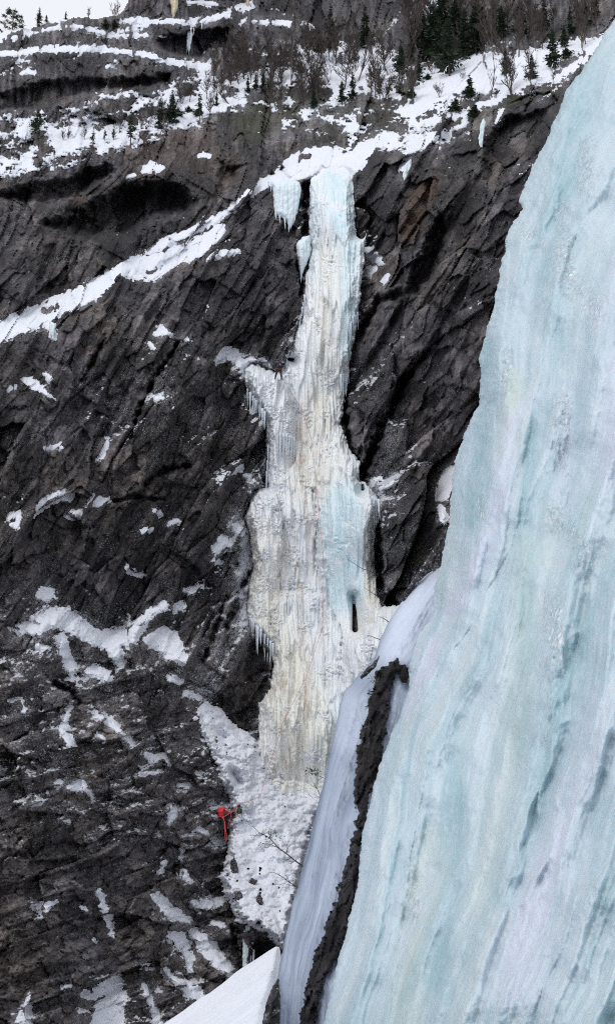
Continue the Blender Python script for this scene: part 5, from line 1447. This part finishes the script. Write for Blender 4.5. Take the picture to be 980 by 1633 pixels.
def climber(px, footpy, Y, pose, label, jacket, helmet_mat, facing=0.0, orange=False):
    P = unproject(px, footpy, Y)
    e = bpy.data.objects.new("person", None); link(e); e.location = P; e.rotation_euler = (0, 0, facing)
    p = {k: Vector(v) for k, v in pose.items()}
    # body: pelvis, spine, neck, head, arms with hands, legs
    J = [(*p['pelvis'], 0.13), (*p['waist'], 0.12), (*p['chest'], 0.145), (*p['neck'], 0.058), (*p['head'], 0.088), (*p['crown'], 0.075)]
    B = [(0, 1), (1, 2), (2, 3), (3, 4), (4, 5)]
    fwd = Vector((0, 1, 0))
    nose = p['head'] + fwd * 0.115 + Vector((0, 0, -0.005)); J.append((*nose, 0.016)); B.append((4, len(J) - 1))
    for s in (-1, 1):
        J.append((*(p['head'] + Vector((s * 0.092, 0.0, 0))), 0.018)); B.append((4, len(J) - 1))
    for sd_ in ('l', 'r'):
        b = len(J)
        J += [(*p['sh' + sd_], 0.062), (*p['el' + sd_], 0.046), (*p['wr' + sd_], 0.032)]
        B += [(2, b), (b, b + 1), (b + 1, b + 2)]
        hand_chain(J, B, p['wr' + sd_], b + 2, (p['wr' + sd_] - p['el' + sd_]), (0, 0.3, 1))
        b = len(J)
        J += [(*p['hip' + sd_], 0.095), (*p['kn' + sd_], 0.062), (*p['an' + sd_], 0.042), (*(p['an' + sd_] + Vector((0, 0.16, -0.055))), 0.036)]
        B += [(0, b), (b, b + 1), (b + 1, b + 2), (b + 2, b + 3)]
    skinned('body', J, B, SKIN, e)
    # clothing
    J = [(*p['waist'], 0.155), (*((p['waist'] + p['chest']) / 2), 0.165), (*p['chest'], 0.175), (*(p['neck'] + (p['chest'] - p['neck']) * 0.25), 0.075), (*(p['pelvis'] + (p['waist'] - p['pelvis']) * 0.35), 0.165)]
    B = [(0, 1), (1, 2), (2, 3), (0, 4)]
    for sd_ in ('l', 'r'):
        b = len(J)
        J += [(*p['sh' + sd_], 0.088), (*p['el' + sd_], 0.066), (*(p['wr' + sd_] + (p['el' + sd_] - p['wr' + sd_]) * 0.12), 0.05)]
        B += [(2, b), (b, b + 1), (b + 1, b + 2)]
    skinned('jacket', J, B, jacket, e)
    J = [(*p['pelvis'], 0.165), (*(p['pelvis'] + (p['waist'] - p['pelvis']) * 0.5), 0.15)]
    B = [(0, 1)]
    for sd_ in ('l', 'r'):
        b = len(J)
        J += [(*p['hip' + sd_], 0.118), (*p['kn' + sd_], 0.085), (*(p['an' + sd_] + Vector((0, 0, 0.03))), 0.07)]
        B += [(0, b), (b, b + 1), (b + 1, b + 2)]
    skinned('trousers', J, B, BLACK, e)
    for sd_ in ('l', 'r'):
        a = p['an' + sd_]
        skinned('boot', [(*(a + Vector((0, -0.03, 0.06))), 0.066), (*(a + Vector((0, -0.02, -0.045))), 0.055), (*(a + Vector((0, 0.20, -0.055))), 0.045)], [(0, 1), (1, 2)], BLACK, e)
    hc = p['head'] + Vector((0, -0.01, 0.035))
    blob('helmet', hc, (0.128, 0.148, 0.128), helmet_mat, e, cut=1.75, rot=0.12)
    # harness: waist belt and two leg loops
    v, f = [], []
    c = p['pelvis'] + (p['waist'] - p['pelvis']) * 0.5
    loop = [c + Vector((math.cos(t) * 0.185, math.sin(t) * 0.165, 0)) for t in np.linspace(0, 2 * math.pi, 19)]
    tube(v, f, loop, [0.012 if orange else 0.022] * 19, 5)
    for sd_ in ('l', 'r'):
        c = p['hip' + sd_] + (p['kn' + sd_] - p['hip' + sd_]) * 0.3
        loop = [c + Vector((math.cos(t) * 0.12, math.sin(t) * 0.12, 0)) for t in np.linspace(0, 2 * math.pi, 15)]
        tube(v, f, loop, [0.02 if orange else 0.018] * 15, 5)
    mesh_from('harness', [tuple(q) for q in v], f, ORANGE if orange else OLIVE, e)
    return tag(e, label, "person"), P


belay_Y = min(foot_depth(x, y) for x in (346, 352, 358) for y in (1290, 1305, 1322)) - 0.55
stand = dict(pelvis=(0, 0, 0.93), waist=(0, 0.0, 1.08), chest=(0, 0.01, 1.32), neck=(0, 0.04, 1.50), head=(0, 0.07, 1.63), crown=(0, 0.07, 1.70),
             shl=(-0.17, 0.01, 1.40), ell=(-0.22, 0.08, 1.13), wrl=(-0.16, 0.27, 1.05), shr=(0.17, 0.01, 1.40), elr=(0.24, 0.14, 1.20), wrr=(0.34, 0.36, 1.22),
             hipl=(-0.09, 0, 0.88), knl=(-0.10, 0.04, 0.48), anl=(-0.10, -0.01, 0.10), hipr=(0.09, 0, 0.88), knr=(0.09, 0.05, 0.48), anr=(0.09, 0.0, 0.10))
belayer, BP = climber(352, 1329, belay_Y, stand, "climber in red jacket and grey helmet standing with rope at the foot of the waterfall", RED, GREYP, facing=-0.35)
up_Y = min(depth_at(444, 604), fall_depth(440, 606), fall_depth(449, 602), depth_at(444, 585)) - 0.6
lean = dict(pelvis=(0.06, 0, 0.92), waist=(0.04, 0.03, 1.06), chest=(0.0, 0.14, 1.27), neck=(-0.03, 0.26, 1.42), head=(-0.05, 0.33, 1.53), crown=(-0.06, 0.36, 1.59),
            shl=(-0.20, 0.13, 1.33), ell=(-0.30, 0.22, 1.06), wrl=(-0.24, 0.40, 0.92), shr=(0.18, 0.12, 1.36), elr=(0.34, 0.25, 1.20), wrr=(0.38, 0.45, 1.28),
            hipl=(-0.04, 0, 0.88), knl=(-0.13, 0.08, 0.50), anl=(-0.22, 0.0, 0.10), hipr=(0.15, 0, 0.88), knr=(0.20, 0.09, 0.49), anr=(0.24, -0.01, 0.10))
leader, LP_ = climber(443.5, 604.5, up_Y, lean, "climber in navy jacket and dark trousers bending forward high up beside the waterfall", NAVY, DARKP, facing=0.1, orange=True)


def rope(name, label, pix, r, mat, cat="rope", sagless=True):
    v, f = [], []
    P = [Vector(unproject(x, y, Y)) for x, y, Y in pix]
    o0 = P[0].copy()
    tube(v, f, [q - o0 for q in P], [r] * len(P), 5)
    o = mesh_from(name, [tuple(q) for q in v], f, mat); o.location = o0
    return tag(o, label, cat)


bY = belay_Y - 0.25
rope("rope", "bright red rope hanging in strands from the harness of the climber in red",
     [(355, 1303, bY), (357.5, 1308, bY), (358, 1316, bY), (358.5, 1324, bY), (359, 1332, bY), (359.5, 1339, bY), (360.5, 1342, bY), (361.5, 1338, bY), (361, 1330, bY), (359.5, 1322, bY), (358.5, 1312, bY), (356, 1304, bY)], 0.018, ROPER)
bagY = min(depth_at(381, 1290), fall_depth(381, 1290)) - 0.5
bagY = min(foot_depth(x, y) for x in (376, 381, 386) for y in (1284, 1292, 1300)) - 0.4
rope("rope", "thin red rope from the climber in red up to the hanging pack", [(354, 1303, bY), (360, 1301, bY), (366, 1297, bY), (372, 1293, bY), (378, 1287, bagY), (381, 1283, bagY)], 0.018, ROPER)
rope("rope", "slack red loop of rope below the hanging pack", [(380, 1284, bagY), (374, 1288, bagY), (369, 1296, bagY), (367, 1306, bagY), (364, 1316, bagY), (363, 1322, bagY)], 0.015, ROPER)


def over_ice(pts, off=0.18):
    out = []
    for i in range(len(pts) - 1):
        for t in np.linspace(0, 1, 14, endpoint=False):
            x = pts[i][0] + (pts[i + 1][0] - pts[i][0]) * t; y = pts[i][1] + (pts[i + 1][1] - pts[i][1]) * t
            out.append((x, y, min(foot_depth(x + a, y + b) for a in (-3, 0, 3) for b in (-3, 0, 3)) - off))
    return out


ys_ = blur
rp = over_ice([(381, 1283), (404, 1275), (416, 1268), (424, 1235), (452, 1150), (488, 1080), (514, 1000), (516, 900), (505, 780), (496, 700), (482, 655), (464, 625), (448, 600), (446, 592)])
dsm = np.array([q[2] for q in rp]); dsm = np.minimum(dsm, np.convolve(np.pad(dsm, 4, mode='edge'), np.ones(9) / 9, 'valid'))
rp = [(x, y, d) for (x, y, _q), d in zip(rp, dsm)]
rope("rope", "faint pinkish climbing rope running up the waterfall to the climber in navy", rp, 0.016, ROPEP)

# the pack hanging on the ice
P = unproject(381, 1303, bagY)
pk = bpy.data.objects.new("backpack", None); link(pk); pk.location = P
skinned('pack_body', [(0, 0, 0.16, 0.15), (0.01, 0, 0.36, 0.17), (0.0, 0, 0.54, 0.13)], [(0, 1), (1, 2)], OLIVE, pk)
skinned('pack_lid', [(-0.09, -0.02, 0.63, 0.085), (0.09, -0.02, 0.64, 0.085)], [(0, 1)], BLACK, pk)
v, f = [], []
tube(v, f, [(0, 0, 0.66), (0.03, 0, 0.76), (0.0, 0, 0.82), (-0.03, 0, 0.76), (0, 0, 0.66)], [0.012] * 5, 5)
mesh_from('hanging_loop', [tuple(q) for q in v], f, STEEL, pk)
for s in (-1, 1):
    v, f = [], []
    tube(v, f, [(s * 0.08, -0.12, 0.6), (s * 0.11, -0.19, 0.36), (s * 0.08, -0.12, 0.1)], [0.02] * 3, 5)
    mesh_from('strap', [tuple(q) for q in v], f, BLACK, pk)
v, f = [], []
tube(v, f, [(0.15, -0.1, 0.55), (0.17, -0.12, 0.25), (0.15, -0.1, -0.06)], [0.016, 0.016, 0.012], 5)
tube(v, f, [(0.05, -0.1, 0.6), (0.15, -0.1, 0.56), (0.24, -0.1, 0.5)], [0.008, 0.018, 0.006], 5)
mesh_from('ice_axe', [tuple(q) for q in v], f, BLACK, pk)
tag(pk, "olive brown backpack hanging on the ice beside the climber in red", "backpack")
